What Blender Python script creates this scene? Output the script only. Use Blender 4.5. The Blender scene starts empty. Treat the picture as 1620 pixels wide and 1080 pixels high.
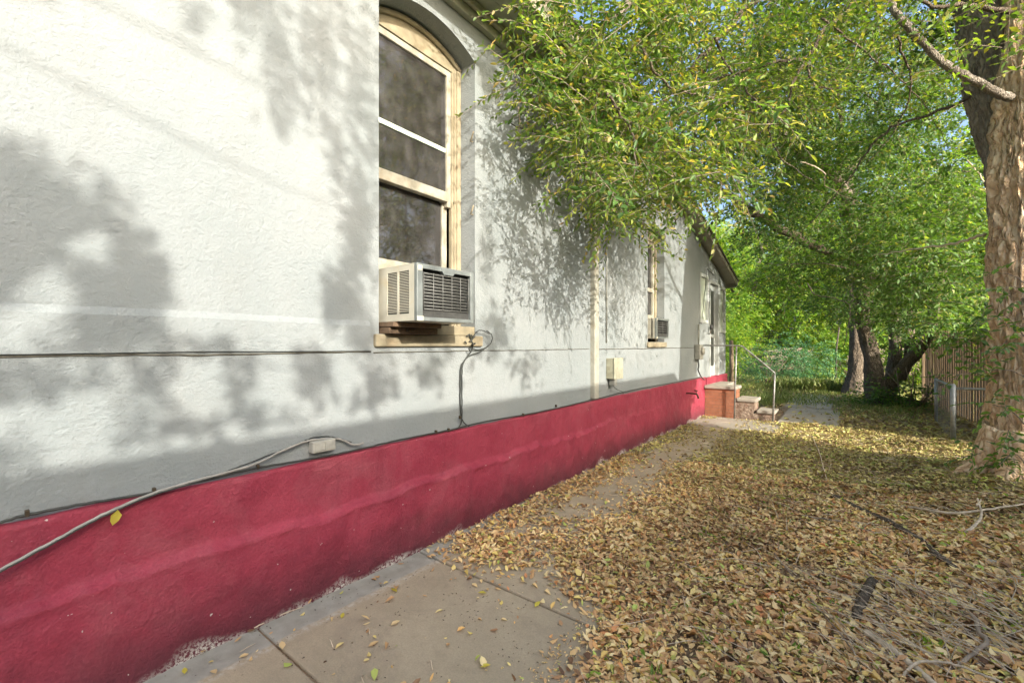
import bpy, bmesh, math, random
import numpy as np
from mathutils import Vector, Matrix, noise as mnoise
PI = math.pi
random.seed(5)
rng = np.random.default_rng(11)
scene = bpy.context.scene
COL = scene.collection

# ---------------------------------------------------------------- camera
CX, CZ, YAW, F = 2.41, 1.40, math.radians(38.05), 700.0
cam_d = bpy.data.cameras.new('camera')
cam = bpy.data.objects.new('camera', cam_d)
COL.objects.link(cam)
cam.location = (CX, 0, CZ)
cam.rotation_euler = (PI / 2, 0, YAW)
cam_d.sensor_width = 36
cam_d.lens = 36 * F / 1620
cam_d.shift_y = 5 / 1620
cam_d.clip_start = 0.02
cam_d.clip_end = 600
scene.camera = cam

# ---------------------------------------------------------------- sky and sun
SUN = Vector((1.0, -0.40, 0.4545)).normalized()       # towards the sun
elev = math.asin(SUN.z)
azim = math.atan2(SUN.x, SUN.y)
w = bpy.data.worlds.new('World')
scene.world = w
w.use_nodes = True
nt = w.node_tree
for n in list(nt.nodes):
    nt.nodes.remove(n)
sky = nt.nodes.new('ShaderNodeTexSky')
sky.sky_type = 'NISHITA'
sky.sun_disc = False
sky.sun_elevation = elev
sky.sun_rotation = azim
sky.dust_density = 8.0
sky.ozone_density = 3.0
bg = nt.nodes.new('ShaderNodeBackground')
bg.inputs[1].default_value = 0.15
wo = nt.nodes.new('ShaderNodeOutputWorld')
nt.links.new(sky.outputs[0], bg.inputs[0])
nt.links.new(bg.outputs[0], wo.inputs[0])
sd = bpy.data.lights.new('sun', 'SUN')
sd.energy = 2.0
sd.angle = math.radians(0.48)
sd.color = (1.0, 0.945, 0.86)
sun = bpy.data.objects.new('sun', sd)
COL.objects.link(sun)
sun.location = SUN * 30
sun.rotation_euler = SUN.to_track_quat('Z', 'Y').to_euler()
scene.view_settings.view_transform = 'Standard'
scene.view_settings.look = 'None'
scene.view_settings.gamma = 1
scene.view_settings.exposure = 1.95
scene.cycles.max_bounces = 8
scene.cycles.transparent_max_bounces = 16

# ---------------------------------------------------------------- measuring helpers
FW = Vector((-math.sin(YAW), math.cos(YAW), 0))
RT = Vector((math.cos(YAW), math.sin(YAW), 0))

def P(px, py, d):                                   # point seen at (px, py) at forward distance d
    return Vector((CX, 0, CZ)) + (FW + RT * ((px - 810) / F) + Vector((0, 0, (545 - py) / F))) * d

def W(px, py, x=0.0):                               # point on the wall plane x = const
    r = FW + RT * ((px - 810) / F) + Vector((0, 0, (545 - py) / F))
    return Vector((CX, 0, CZ)) + r * ((x - CX) / r.x)

def G(px, py, z=0.0):                               # point on a level z = const
    r = FW + RT * ((px - 810) / F) + Vector((0, 0, (545 - py) / F))
    return Vector((CX, 0, CZ)) + r * ((z - CZ) / r.z)

# ---------------------------------------------------------------- materials
def lin(c):
    return tuple(((v / 255) / 12.92 if v / 255 <= .04045 else ((v / 255 + .055) / 1.055) ** 2.4) for v in c) + (1,)

class NT:
    def __init__(s, name):
        s.m = bpy.data.materials.new(name)
        s.m.use_nodes = True
        s.t = s.m.node_tree
        for n in list(s.t.nodes):
            s.t.nodes.remove(n)
        s.out = s.n('ShaderNodeOutputMaterial')
        s.co = s.n('ShaderNodeTexCoord').outputs['Object']

    def n(s, kind, **kw):
        nd = s.t.nodes.new(kind)
        for k, v in kw.items():
            setattr(nd, k, v)
        return nd

    def set(s, sock, v):
        if isinstance(v, bpy.types.NodeSocket):
            s.t.links.new(v, sock)
        elif isinstance(v, (tuple, list)) and len(v) == 3 and sock.type == 'RGBA':
            sock.default_value = tuple(v) + (1,)
        else:
            sock.default_value = v

    def map(s, scale=(1, 1, 1), rot=(0, 0, 0), src=None):
        m = s.n('ShaderNodeMapping')
        s.set(m.inputs[0], src or s.co)
        m.inputs['Scale'].default_value = scale
        m.inputs['Rotation'].default_value = rot
        return m.outputs[0]

    def noise(s, scale, detail=4, rough=.55, vec=None, dist=0.0):
        m = s.n('ShaderNodeTexNoise')
        s.set(m.inputs['Vector'], vec or s.co)
        m.inputs['Scale'].default_value = scale
        m.inputs['Detail'].default_value = detail
        m.inputs['Roughness'].default_value = rough
        m.inputs['Distortion'].default_value = dist
        return m.outputs[0]

    def voro(s, scale, vec=None, feature='F1'):
        m = s.n('ShaderNodeTexVoronoi', feature=feature)
        s.set(m.inputs['Vector'], vec or s.co)
        m.inputs['Scale'].default_value = scale
        return m.outputs['Distance']

    def rng(s, v, a, b, c=0.0, d=1.0):
        m = s.n('ShaderNodeMapRange')
        s.set(m.inputs[0], v)
        for i, q in enumerate((a, b, c, d)):
            m.inputs[i + 1].default_value = q
        return m.outputs[0]

    def math(s, op, a, b=0.0):
        m = s.n('ShaderNodeMath', operation=op)
        s.set(m.inputs[0], a)
        s.set(m.inputs[1], b)
        return m.outputs[0]

    def mix(s, f, a, b, blend='MIX'):
        m = s.n('ShaderNodeMix', data_type='RGBA', blend_type=blend)
        s.set(m.inputs[0], f)
        s.set(m.inputs[6], a)
        s.set(m.inputs[7], b)
        return m.outputs[2]

    def ramp(s, v, stops, interp='LINEAR'):
        m = s.n('ShaderNodeValToRGB')
        s.set(m.inputs[0], v)
        cr = m.color_ramp
        cr.interpolation = interp
        while len(cr.elements) < len(stops):
            cr.elements.new(0.5)
        for e, (p, c) in zip(cr.elements, stops):
            e.position = p
            e.color = tuple(c)[:3] + (1,)
        return m.outputs[0]

    def sep(s, src=None):
        m = s.n('ShaderNodeSeparateXYZ')
        s.set(m.inputs[0], src or s.co)
        return m.outputs

    def bump(s, h, dist=.002, strength=1.0, nrm=None):
        m = s.n('ShaderNodeBump')
        s.set(m.inputs['Height'], h)
        m.inputs['Distance'].default_value = dist
        m.inputs['Strength'].default_value = strength
        if nrm:
            s.set(m.inputs['Normal'], nrm)
        return m.outputs[0]

    def pbr(s, col, rough=.7, nrm=None, metal=0.0, spec=.5):
        b = s.n('ShaderNodeBsdfPrincipled')
        s.set(b.inputs['Base Color'], col)
        s.set(b.inputs['Roughness'], rough)
        b.inputs['Metallic'].default_value = metal
        b.inputs['Specular IOR Level'].default_value = spec
        if nrm:
            s.set(b.inputs['Normal'], nrm)
        s.t.links.new(b.outputs[0], s.out.inputs[0])
        return b

M = {}

def simple(name, col, rough=.6, var=.25, scale=12, bump=.0008, bscale=60, metal=0.0, spec=.4, dirt=None):
    a = NT(name)
    n = a.noise(scale, 5, .6)
    dark = tuple(c * (1 - var) for c in col)
    lite = tuple(min(1, c * (1 + var * .5)) for c in col)
    c = a.mix(a.rng(n, .3, .7), dark, lite)
    if dirt:
        c = a.mix(a.rng(a.noise(scale * .6, 6, .7, dist=.6), .52, .72, 0, .8), c, dirt)
    a.pbr(c, a.rng(n, .3, .7, rough - .08, rough + .08), a.bump(a.noise(bscale, 4), bump), metal, spec)
    M[name] = a.m
    return a.m

# white stucco wall
a = NT('white_stucco')
n1 = a.noise(1.3, 5, .6)
c = a.mix(a.rng(n1, .35, .7), (.214, .238, .235), (.254, .270, .263))
zz = a.sep()[2]
c = a.mix(a.math('MULTIPLY', a.rng(a.noise(5, 6, .65, vec=a.map((1, 1, .25))), .5, .75), .35), c, (.22, .225, .21))
c = a.mix(a.rng(a.noise(70, 4, .7), .35, .65, 0, .22), c, (.19, .20, .19))
speck = a.rng(a.noise(55, 2, .5), .74, .78)
c = a.mix(a.math('MULTIPLY', speck, .5), c, (.20, .19, .16))
b0 = a.noise(2.2, 3, .5)
b1 = a.noise(75, 5, .62)
b2 = a.noise(24, 3, .5)
b3 = a.noise(42, 4, .6, vec=a.map((1, .55, 1)), dist=.6)
h = a.math('ADD', a.math('MULTIPLY', b1, .55), a.math('ADD', a.math('MULTIPLY', b3, .6), a.math('MULTIPLY', b2, .4)))
nn = a.bump(b0, .018, .8)
a.pbr(c, .85, a.bump(h, .009, 1.0, nn), spec=.15)
M['stucco'] = a.m

# maroon foundation paint
a = NT('maroon_paint')
s = a.sep()
n1 = a.noise(3.0, 6, .6)
c = a.mix(a.rng(n1, .3, .72), (.245, .025, .047), (.34, .048, .074))
c = a.mix(a.rng(a.noise(14, 6, .7), .5, .8, 0, .35), c, (.33, .08, .105))
c = a.mix(a.rng(a.noise(2.2, 7, .72, dist=.8), .50, .72, 0, .55), c, (.33, .095, .11))
c = a.mix(a.rng(a.noise(7, 6, .65, vec=a.map((1, 1, .12))), .55, .75, 0, .5), c, (.15, .026, .040))
c = a.mix(a.rng(a.noise(90, 3, .7), .35, .65, 0, .25), c, (.12, .014, .028))
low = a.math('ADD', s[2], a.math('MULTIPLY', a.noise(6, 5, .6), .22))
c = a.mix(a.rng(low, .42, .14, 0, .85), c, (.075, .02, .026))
# worn pale chips close to the paving
chip = a.math('ADD', s[2], a.math('MULTIPLY', a.noise(3.1, 2, .5), .28))
band = a.rng(chip, .185, .13)
cm = a.math('MULTIPLY', band, a.rng(a.noise(75, 5, .75), .47, .53))
c = a.mix(cm, c, (.50, .47, .41))
c = a.mix(a.math('MULTIPLY', a.rng(a.noise(38, 2, .4), .765, .78), .8), c, (.55, .50, .45))
h = a.math('ADD', a.math('MULTIPLY', a.noise(80, 5, .65), .6), a.math('MULTIPLY', a.noise(18, 4, .6), .7))
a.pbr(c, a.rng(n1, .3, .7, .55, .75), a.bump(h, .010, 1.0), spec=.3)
M['maroon'] = a.m

# concrete
def concrete(name, base, strip=False):
    a = NT(name)
    s = a.sep()
    n1 = a.noise(1.7, 7, .62)
    c = a.mix(a.rng(n1, .32, .68), tuple(v * .74 for v in base), base)
    c = a.mix(a.rng(a.noise(7, 6, .7, dist=.4), .5, .72, 0, .5), c, tuple(v * .6 for v in base))
    c = a.mix(a.rng(a.voro(170), .16, .08, 0, .5), c, tuple(v * .45 for v in base))
    c = a.mix(a.rng(a.noise(140, 3, .7), .38, .62, 0, .40), c, tuple(v * .55 for v in base))
    c = a.mix(a.rng(a.noise(2.6, 8, .7, dist=1.0), .53, .62, 0, .35), c, (.24, .20, .15))
    if strip:
        e = a.math('ADD', s[0], a.math('MULTIPLY', a.math('SUBTRACT', a.noise(4, 4, .6), .5), .06))
        g = a.mix(a.rng(a.noise(9, 5), .35, .65), (.25, .24, .20), (.33, .32, .27))
        c = a.mix(a.rng(e, .26, .24), c, g)
        line = a.math('MULTIPLY', a.rng(a.math('ABSOLUTE', a.math('SUBTRACT', e, .27)), .035, .0), a.rng(a.noise(40, 5, .7), .42, .58))
        c = a.mix(a.math('MULTIPLY', line, .45), c, (.52, .50, .45))
    h = a.math('ADD', a.noise(120, 4, .6), a.noise(9, 4))
    a.pbr(c, .88, a.bump(h, .003, .7), spec=.2)
    M[name] = a.m
concrete('concrete_walk', (.43, .36, .25), True)
concrete('concrete_path', (.40, .36, .29))
concrete('concrete_step', (.42, .38, .31))

# soil
a = NT('soil')
c = a.ramp(a.noise(9, 8, .7), [(.3, (.12, .08, .05)), (.5, (.28, .20, .125)), (.7, (.42, .32, .21))])
c = a.mix(a.rng(a.noise(.45, 3), .5, .7, 0, .6), c, (.07, .085, .03))
a.pbr(c, .95, a.bump(a.noise(45, 6, .7), .02), spec=.1)
M['soil'] = a.m

def island(a):
    return a.n('ShaderNodeNewGeometry').outputs['Random Per Island']

def leafmat(name, stops, trans=.45, tcol=None, rough=.5):
    a = NT(name)
    c = a.ramp(island(a), stops)
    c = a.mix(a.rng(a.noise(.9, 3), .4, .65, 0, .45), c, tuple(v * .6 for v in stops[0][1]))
    b = a.pbr(c, rough, spec=.45)
    t = a.n('ShaderNodeBsdfTranslucent')
    m = a.n('ShaderNodeMix', data_type='RGBA', blend_type='MULTIPLY')
    m.inputs[0].default_value = 1
    a.set(m.inputs[6], c)
    a.set(m.inputs[7], tcol or (1.7, 1.6, .55))
    a.set(t.inputs[0], m.outputs[2])
    ms = a.n('ShaderNodeMixShader')
    ms.inputs[0].default_value = trans
    a.t.links.new(b.outputs[0], ms.inputs[1])
    a.t.links.new(t.outputs[0], ms.inputs[2])
    a.t.links.new(ms.outputs[0], a.out.inputs[0])
    M[name] = a.m

leafmat('leaf_near', [(0, (.09, .16, .045)), (.40, (.14, .24, .055)), (.68, (.23, .32, .06)), (.9, (.38, .42, .09)), (.97, (.52, .42, .13)), (1, (.45, .28, .12))])
leafmat('leaf_mid', [(0, (.08, .15, .03)), (.5, (.13, .24, .04)), (.84, (.24, .34, .06)), (1, (.42, .40, .09))])
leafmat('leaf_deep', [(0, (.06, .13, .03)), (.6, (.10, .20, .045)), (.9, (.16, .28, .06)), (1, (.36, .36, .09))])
leafmat('leaf_far', [(0, (.11, .22, .04)), (.5, (.20, .36, .06)), (.85, (.36, .48, .08)), (1, (.5, .5, .14))], .55)
leafmat('leaf_teal', [(0, (.05, .14, .065)), (.6, (.085, .21, .085)), (1, (.16, .28, .10))], .3, (1.2, 1.5, .9))
leafmat('grass_pale', [(0, (.16, .24, .07)), (.5, (.26, .33, .11)), (1, (.42, .42, .2))], .35)
leafmat('litter', [(0, (.13, .07, .04)), (.10, (.45, .26, .13)), (.28, (.62, .38, .165)), (.50, (.74, .54, .26)), (.70, (.82, .67, .36)), (.82, (.80, .64, .19)), (.90, (.66, .28, .12)), (1, (.42, .55, .12))], .12, (1.3, 1.1, .8), .65)
leafmat('litter_shade', [(0, (.22, .15, .06)), (.2, (.34, .26, .11)), (.5, (.54, .44, .18)), (.75, (.64, .58, .19)), (.9, (.40, .46, .12)), (1, (.44, .27, .12))], .12, (1.3, 1.1, .8), .65)  # darker olive copy of the litter, the yard's shade put into its colours
leafmat('crumb', [(0, (.05, .035, .025)), (.6, (.12, .08, .05)), (1, (.25, .17, .09))], .05, (1, 1, 1), .8)
leafmat('leaf_yellow', [(0, (.55, .48, .06)), (1, (.60, .52, .09))], .3, (1.2, 1.1, .6))

def bark(name, c0, c1, c2, sc=1.0):
    a = NT(name)
    wv = a.noise(3, 3, .5)
    wn = a.n('ShaderNodeTexNoise')
    a.set(wn.inputs['Vector'], a.co)
    wn.inputs['Scale'].default_value = 5 * sc
    wn.inputs['Detail'].default_value = 4
    vm = a.n('ShaderNodeVectorMath', operation='MULTIPLY_ADD')
    a.set(vm.inputs[0], wn.outputs[1])
    vm.inputs[1].default_value = (.16 / sc, .16 / sc, .16 / sc)
    a.set(vm.inputs[2], a.co)
    v = a.map((1, 1, .20), src=vm.outputs[0])
    e = a.voro(19 * sc, vec=v, feature='DISTANCE_TO_EDGE')
    n2 = a.noise(40 * sc, 6, .7, vec=a.map((1, 1, .5)))
    n = a.noise(9 * sc, 8, .7, vec=a.map((1, 1, .35)))
    h = a.math('ADD', a.math('MULTIPLY', a.rng(e, 0, .25), .42), a.math('ADD', a.math('MULTIPLY', n2, .35), a.math('MULTIPLY', n, .6)))
    c = a.ramp(a.rng(h, .25, 1.15), [(.02, c0), (.36, c1), (.85, c2)])
    c = a.mix(a.rng(wv, .45, .7, 0, .4), c, tuple(q * .75 for q in c1))
    a.pbr(c, .92, a.bump(h, .04, 1.0), spec=.1)
    M[name] = a.m
bark('bark_tan', (.22, .12, .06), (.72, .49, .29), (.90, .72, .49))
bark('bark_grey', (.09, .075, .055), (.24, .20, .155), (.36, .31, .24))
bark('dead_bark', (.12, .10, .085), (.30, .26, .21), (.46, .41, .34), 3)
bark('bark_dark', (.04, .032, .022), (.13, .105, .078), (.22, .18, .135), 1.6)
simple('dead_wood', (.56, .46, .33), .85, .45, 20, .002, 50)
simple('twig_wood', (.28, .22, .16), .85, .5, 14, .001, 60)
simple('dark_wood', (.07, .055, .042), .9, .5, 20, .004, 40)
simple('trim_cream', (.30, .255, .165), .6, .35, 9, .001, 50, dirt=(.22, .17, .10))
simple('trim_pale', (.34, .32, .25), .55, .3, 12, .001, 50, dirt=(.26, .20, .12))
simple('pipe_cream', (.34, .33, .27), .6, .25, 9, .001, 50, dirt=(.24, .20, .13))
simple('soffit_paint', (.36, .36, .29), .7, .2, 4, .001, 40)
simple('roof_shingle', (.16, .14, .12), .9, .5, 9, .006, 30)
simple('sill_stone', (.25, .215, .14), .8, .35, 8, .003, 50, dirt=(.25, .19, .11))
simple('ac_enamel', (.42, .40, .32), .4, .12, 7, .0003, 40, dirt=(.42, .34, .2))
simple('ac_steel', (.24, .26, .245), .42, .25, 9, .0006, 60, .5)
simple('ac_wire', (.20, .20, .18), .45, .25, 40, .0003, 60, .2)
simple('ac_dark', (.045, .045, .04), .7, .4, 30, .0006, 120)
simple('old_board', (.13, .085, .05), .8, .5, 22, .002, 50)
simple('cable_black', (.035, .038, .032), .5, .3, 20, .0003, 60)
simple('cable_grey', (.27, .26, .23), .55, .25, 20, .0003, 60)
simple('box_cream', (.34, .33, .24), .55, .3, 14, .001, 50, dirt=(.2, .18, .11))
simple('box_grey', (.30, .30, .26), .55, .3, 14, .001, 50)
simple('plastic_grey', (.36, .35, .30), .5, .2, 20, .0005, 50)
simple('steel_rail', (.27, .27, .25), .5, .4, 30, .001, 60, .6, dirt=(.14, .09, .05))
simple('galv', (.34, .36, .35), .5, .3, 25, .001, 60, .5)
simple('brass', (.09, .07, .045), .5, .4, 25, .001, 60, .6)
simple('crack_dark', (.10, .095, .075), .95, .4, 30, .002, 50)
simple('door_white', (.42, .44, .42), .5, .15, 9, .0006, 50)
simple('panel_green', (.42, .47, .37), .5, .25, 7, .0008, 40)
simple('screen_dark', (.06, .065, .055), .6, .4, 14, .0005, 80)
simple('dark_interior', (.03, .027, .022), .95, .3, 2, .001, 10)  # near-black all over: the darkness of an unlit room as colour
simple('curtain', (.62, .72, .55), .6, .2, 8, .0008, 40)
simple('neighbour_siding', (.50, .47, .40), .8, .15, 3, .003, 12)
simple('pebble', (.52, .49, .43), .8, .4, 9, .002, 60)
simple('dust_earth', (.17, .11, .065), .95, .5, 14, .01, 40)

# brick and rubble of the step sides
a = NT('step_brick')
v = a.map((1, 1, 1), (PI / 2, 0, 0))
bt = a.n('ShaderNodeTexBrick')
a.set(bt.inputs['Vector'], v)
bt.inputs['Scale'].default_value = 4.2
bt.inputs['Mortar Size'].default_value = .02
bt.inputs['Color1'].default_value = (.32, .13, .07, 1)
bt.inputs['Color2'].default_value = (.24, .10, .055, 1)
bt.inputs['Mortar'].default_value = (.22, .12, .08, 1)
c = a.mix(a.rng(a.noise(8, 6, .7), .35, .7, 0, .6), bt.outputs[0], (.36, .17, .10))
a.pbr(c, .9, a.bump(a.math('ADD', a.noise(30, 5), bt.outputs[1]), .01), spec=.15)
M['step_brick'] = a.m
a = NT('rubble')
vd = a.noise(16, 6, .75)
c = a.mix(a.rng(vd, .35, .6), (.15, .10, .07), a.ramp(a.noise(7, 4), [(.35, (.22, .14, .10)), (.6, (.36, .29, .22))]))
a.pbr(c, .92, a.bump(a.math('ADD', a.rng(vd, 0, .2), a.noise(30, 4)), .03), spec=.15)
M['rubble'] = a.m
# fence planks
a = NT('fence_plank')
rnd = island(a)
c = a.ramp(rnd, [(0, (.22, .155, .095)), (.5, (.30, .225, .14)), (1, (.26, .21, .155))])
gr = a.noise(30, 6, .65, vec=a.map((1, 1, .06)))
c = a.mix(a.rng(gr, .4, .65, 0, .6), c, (.15, .10, .06))
a.pbr(c, .88, a.bump(gr, .004), spec=.15)
M['plank'] = a.m
# window pane: glass behind a dusty insect screen
a = NT('dusty_pane')
tr = a.n('ShaderNodeBsdfTransparent'); tr.inputs[0].default_value = (.55, .56, .54, 1)
gl = a.n('ShaderNodeBsdfGlossy'); gl.inputs['Roughness'].default_value = .03
df = a.n('ShaderNodeBsdfDiffuse')
a.set(df.inputs[0], a.mix(a.rng(a.noise(9, 6, .7, vec=a.map((1, 1, .3))), .35, .7), (.13, .12, .11), (.24, .225, .22)))
fr = a.n('ShaderNodeFresnel'); fr.inputs[0].default_value = 1.5
m1 = a.n('ShaderNodeMixShader'); m2 = a.n('ShaderNodeMixShader')
a.set(m1.inputs[0], a.math('ADD', fr.outputs[0], .04))
a.t.links.new(tr.outputs[0], m1.inputs[1]); a.t.links.new(gl.outputs[0], m1.inputs[2])
a.set(m2.inputs[0], a.rng(a.noise(5, 4, .6), .3, .7, .10, .22))
a.t.links.new(m1.outputs[0], m2.inputs[1]); a.t.links.new(df.outputs[0], m2.inputs[2])
a.t.links.new(m2.outputs[0], a.out.inputs[0])
M['pane'] = a.m

# ---------------------------------------------------------------- mesh helpers
def link(name, me, mat, parent=None):
    o = bpy.data.objects.new(name, me)
    COL.objects.link(o)
    if mat:
        me.materials.append(M[mat])
    if parent:
        o.parent = parent
    return o

def tag(o, label=None, cat=None, group=None, kind=None):
    if label: o['label'] = label
    if cat: o['category'] = cat
    if group: o['group'] = group
    if kind: o['kind'] = kind
    return o

def empty(name, loc=(0, 0, 0), label=None, cat=None, group=None, kind=None):
    o = bpy.data.objects.new(name, None)
    COL.objects.link(o)
    o.location = loc
    o.empty_display_size = .1
    return tag(o, label, cat, group, kind)

def attach(o, root):                                # keep world coordinates while parenting to an Empty
    o.parent = root
    o.matrix_parent_inverse = Matrix.Translation(-Vector(root.location))
    return o

class MB:
    def __init__(s):
        s.v = []; s.f = []; s.sm = []

    def add(s, vs, fs, smooth=False):
        o = len(s.v)
        s.v += [tuple(v) for v in vs]
        s.f += [tuple(i + o for i in f) for f in fs]
        s.sm += [smooth] * len(fs)
        return s

    def box(s, x0, x1, y0, y1, z0, z1, bev=0.0):
        bm = bmesh.new()
        bmesh.ops.create_cube(bm, size=1)
        for v in bm.verts:
            v.co = Vector(((x0 + x1) / 2 + v.co.x * (x1 - x0), (y0 + y1) / 2 + v.co.y * (y1 - y0), (z0 + z1) / 2 + v.co.z * (z1 - z0)))
        if bev:
            bmesh.ops.bevel(bm, geom=bm.edges[:], offset=bev, segments=2, profile=.5, affect='EDGES')
        bm.verts.index_update()
        s.add([v.co[:] for v in bm.verts], [[v.index for v in f.verts] for f in bm.faces])
        bm.free()
        return s

    def tube(s, pts, rad, n=8, wob=0.0, smooth=True, cap=True, ridge=0.0, seed=0.0):
        pts = [Vector(p) for p in pts]
        if not hasattr(rad, '__len__'):
            rad = [rad] * len(pts)
        vs = []
        up = None
        for i, p in enumerate(pts):
            t = (pts[min(i + 1, len(pts) - 1)] - pts[max(i - 1, 0)]).normalized()
            if up is None:
                up = Vector((0, 0, 1)) if abs(t.z) < .9 else Vector((1, 0, 0))
            sx = t.cross(up).normalized()
            up = sx.cross(t).normalized()
            for k in range(n):
                an = 2 * PI * k / n
                d = sx * math.cos(an) + up * math.sin(an)
                r = rad[i]
                if wob:
                    r *= 1 + wob * mnoise.noise(p * 2.3 + d * 1.2 + Vector((seed, 0, 0)))
                if ridge:
                    q = Vector((d.x * 5.5 + .8 * mnoise.noise(p * 1.7), d.y * 5.5, p.z * 1.6 + seed))
                    q2 = Vector((d.x * 13, d.y * 13, p.z * 5.5 + seed))
                    r += ridge * (abs(mnoise.noise(q)) * 1.1 + .9 * abs(mnoise.noise(q2)) + .25 * mnoise.noise(q2 * 2.3) - .5)
                vs.append(p + d * r)
        fs = []
        for i in range(len(pts) - 1):
            for k in range(n):
                fs.append((i * n + k, i * n + (k + 1) % n, (i + 1) * n + (k + 1) % n, (i + 1) * n + k))
        if cap:
            fs.append(tuple(range(n))[::-1])
            fs.append(tuple((len(pts) - 1) * n + k for k in range(n)))
        return s.add(vs, fs, smooth)

    def prism(s, poly, axis, a, b):                 # polygon (u, v) extruded along an axis from a to b
        def mk(u, v, t):
            return {'x': (t, u, v), 'y': (u, t, v), 'z': (u, v, t)}[axis]
        n = len(poly)
        vs = [mk(u, v, a) for u, v in poly] + [mk(u, v, b) for u, v in poly]
        fs = [tuple(range(n))[::-1], tuple(range(n, 2 * n))] + [(i, (i + 1) % n, n + (i + 1) % n, n + i) for i in range(n)]
        return s.add(vs, fs)

    def build(s, name, mat, parent=None, normals=False):
        me = bpy.data.meshes.new(name)
        me.from_pydata(s.v, [], s.f)
        me.polygons.foreach_set('use_smooth', s.sm)
        if normals:
            bm = bmesh.new(); bm.from_mesh(me)
            bmesh.ops.recalc_face_normals(bm, faces=bm.faces[:])
            bm.to_mesh(me); bm.free()
        me.update()
        o = link(name, me, mat)
        if parent:
            attach(o, parent)
        return o

def curve_pts(pts, n=8, jit=0.0, seed=0):           # Catmull-Rom through points
    r = random.Random(seed)
    pts = [Vector(p) for p in pts]
    out = []
    q = [pts[0] * 2 - pts[1]] + pts + [pts[-1] * 2 - pts[-2]]
    for i in range(1, len(q) - 2):
        for k in range(n):
            t = k / n
            a0, a1, a2, a3 = q[i - 1], q[i], q[i + 1], q[i + 2]
            v = .5 * ((2 * a1) + (a2 - a0) * t + (2 * a0 - 5 * a1 + 4 * a2 - a3) * t * t + (3 * a1 - a0 - 3 * a2 + a3) * t ** 3)
            if jit:
                v = v + Vector((r.uniform(-jit, jit), r.uniform(-jit, jit), r.uniform(-jit, jit)))
            out.append(v)
    out.append(pts[-1])
    return out

def lerp_r(n, r0, r1, pw=1.0):
    return [r0 + (r1 - r0) * (i / (n - 1)) ** pw for i in range(n)]

def big_mesh(name, verts, nface_verts, mat, parent=None):
    """verts (N, k, 3); nface_verts: list of index tuples (quads) local to every element"""
    N, k, _ = verts.shape
    loc = np.array(nface_verts, dtype=np.int32)
    nf, q = loc.shape
    idx = (loc[None] + (np.arange(N, dtype=np.int32) * k)[:, None, None]).reshape(-1)
    me = bpy.data.meshes.new(name)
    me.vertices.add(N * k)
    me.vertices.foreach_set('co', verts.astype(np.float32).reshape(-1))
    me.loops.add(len(idx))
    me.loops.foreach_set('vertex_index', idx)
    me.polygons.add(N * nf)
    me.polygons.foreach_set('loop_start', np.arange(N * nf, dtype=np.int32) * q)
    me.polygons.foreach_set('loop_total', np.full(N * nf, q, dtype=np.int32))
    me.update(calc_edges=True)
    o = link(name, me, mat)
    if parent:
        attach(o, parent)
    return o

def nrm(v):
    return v / (np.linalg.norm(v, axis=-1, keepdims=True) + 1e-9)

LEAF_F = [(0, 4, 5, 1), (0, 1, 3, 2)]
def leaf_verts(Po, D, N, L, Wd, curl=.12, fold=.18):
    D = nrm(D)
    S = nrm(np.cross(N, D))
    N = np.cross(D, S)
    L = L[:, None]; Wd = Wd[:, None]
    if not np.isscalar(curl):
        curl = curl[:, None]
    if not np.isscalar(fold):
        fold = fold[:, None]
    base = Po
    tip = Po + D * L - N * L * curl
    l1 = Po + D * L * .32 + S * Wd * .46 + N * Wd * fold
    l2 = Po + D * L * .68 + S * Wd * .36 + N * (Wd * fold * .8 - L * curl * .4)
    r1 = Po + D * L * .32 - S * Wd * .46 + N * Wd * fold
    r2 = Po + D * L * .68 - S * Wd * .36 + N * (Wd * fold * .8 - L * curl * .4)
    return np.stack([base, tip, l1, l2, r1, r2], 1)
DIAM_F = [(0, 1, 2, 3)]
def diam_verts(Po, D, N, L, Wd):
    D = nrm(D); S = nrm(np.cross(N, D)); N = np.cross(D, S)
    L = L[:, None]; Wd = Wd[:, None]
    m = Po + D * L * .45
    return np.stack([Po, m + S * Wd * .5 + N * Wd * .15, Po + D * L, m - S * Wd * .5 + N * Wd * .15], 1)

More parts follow.
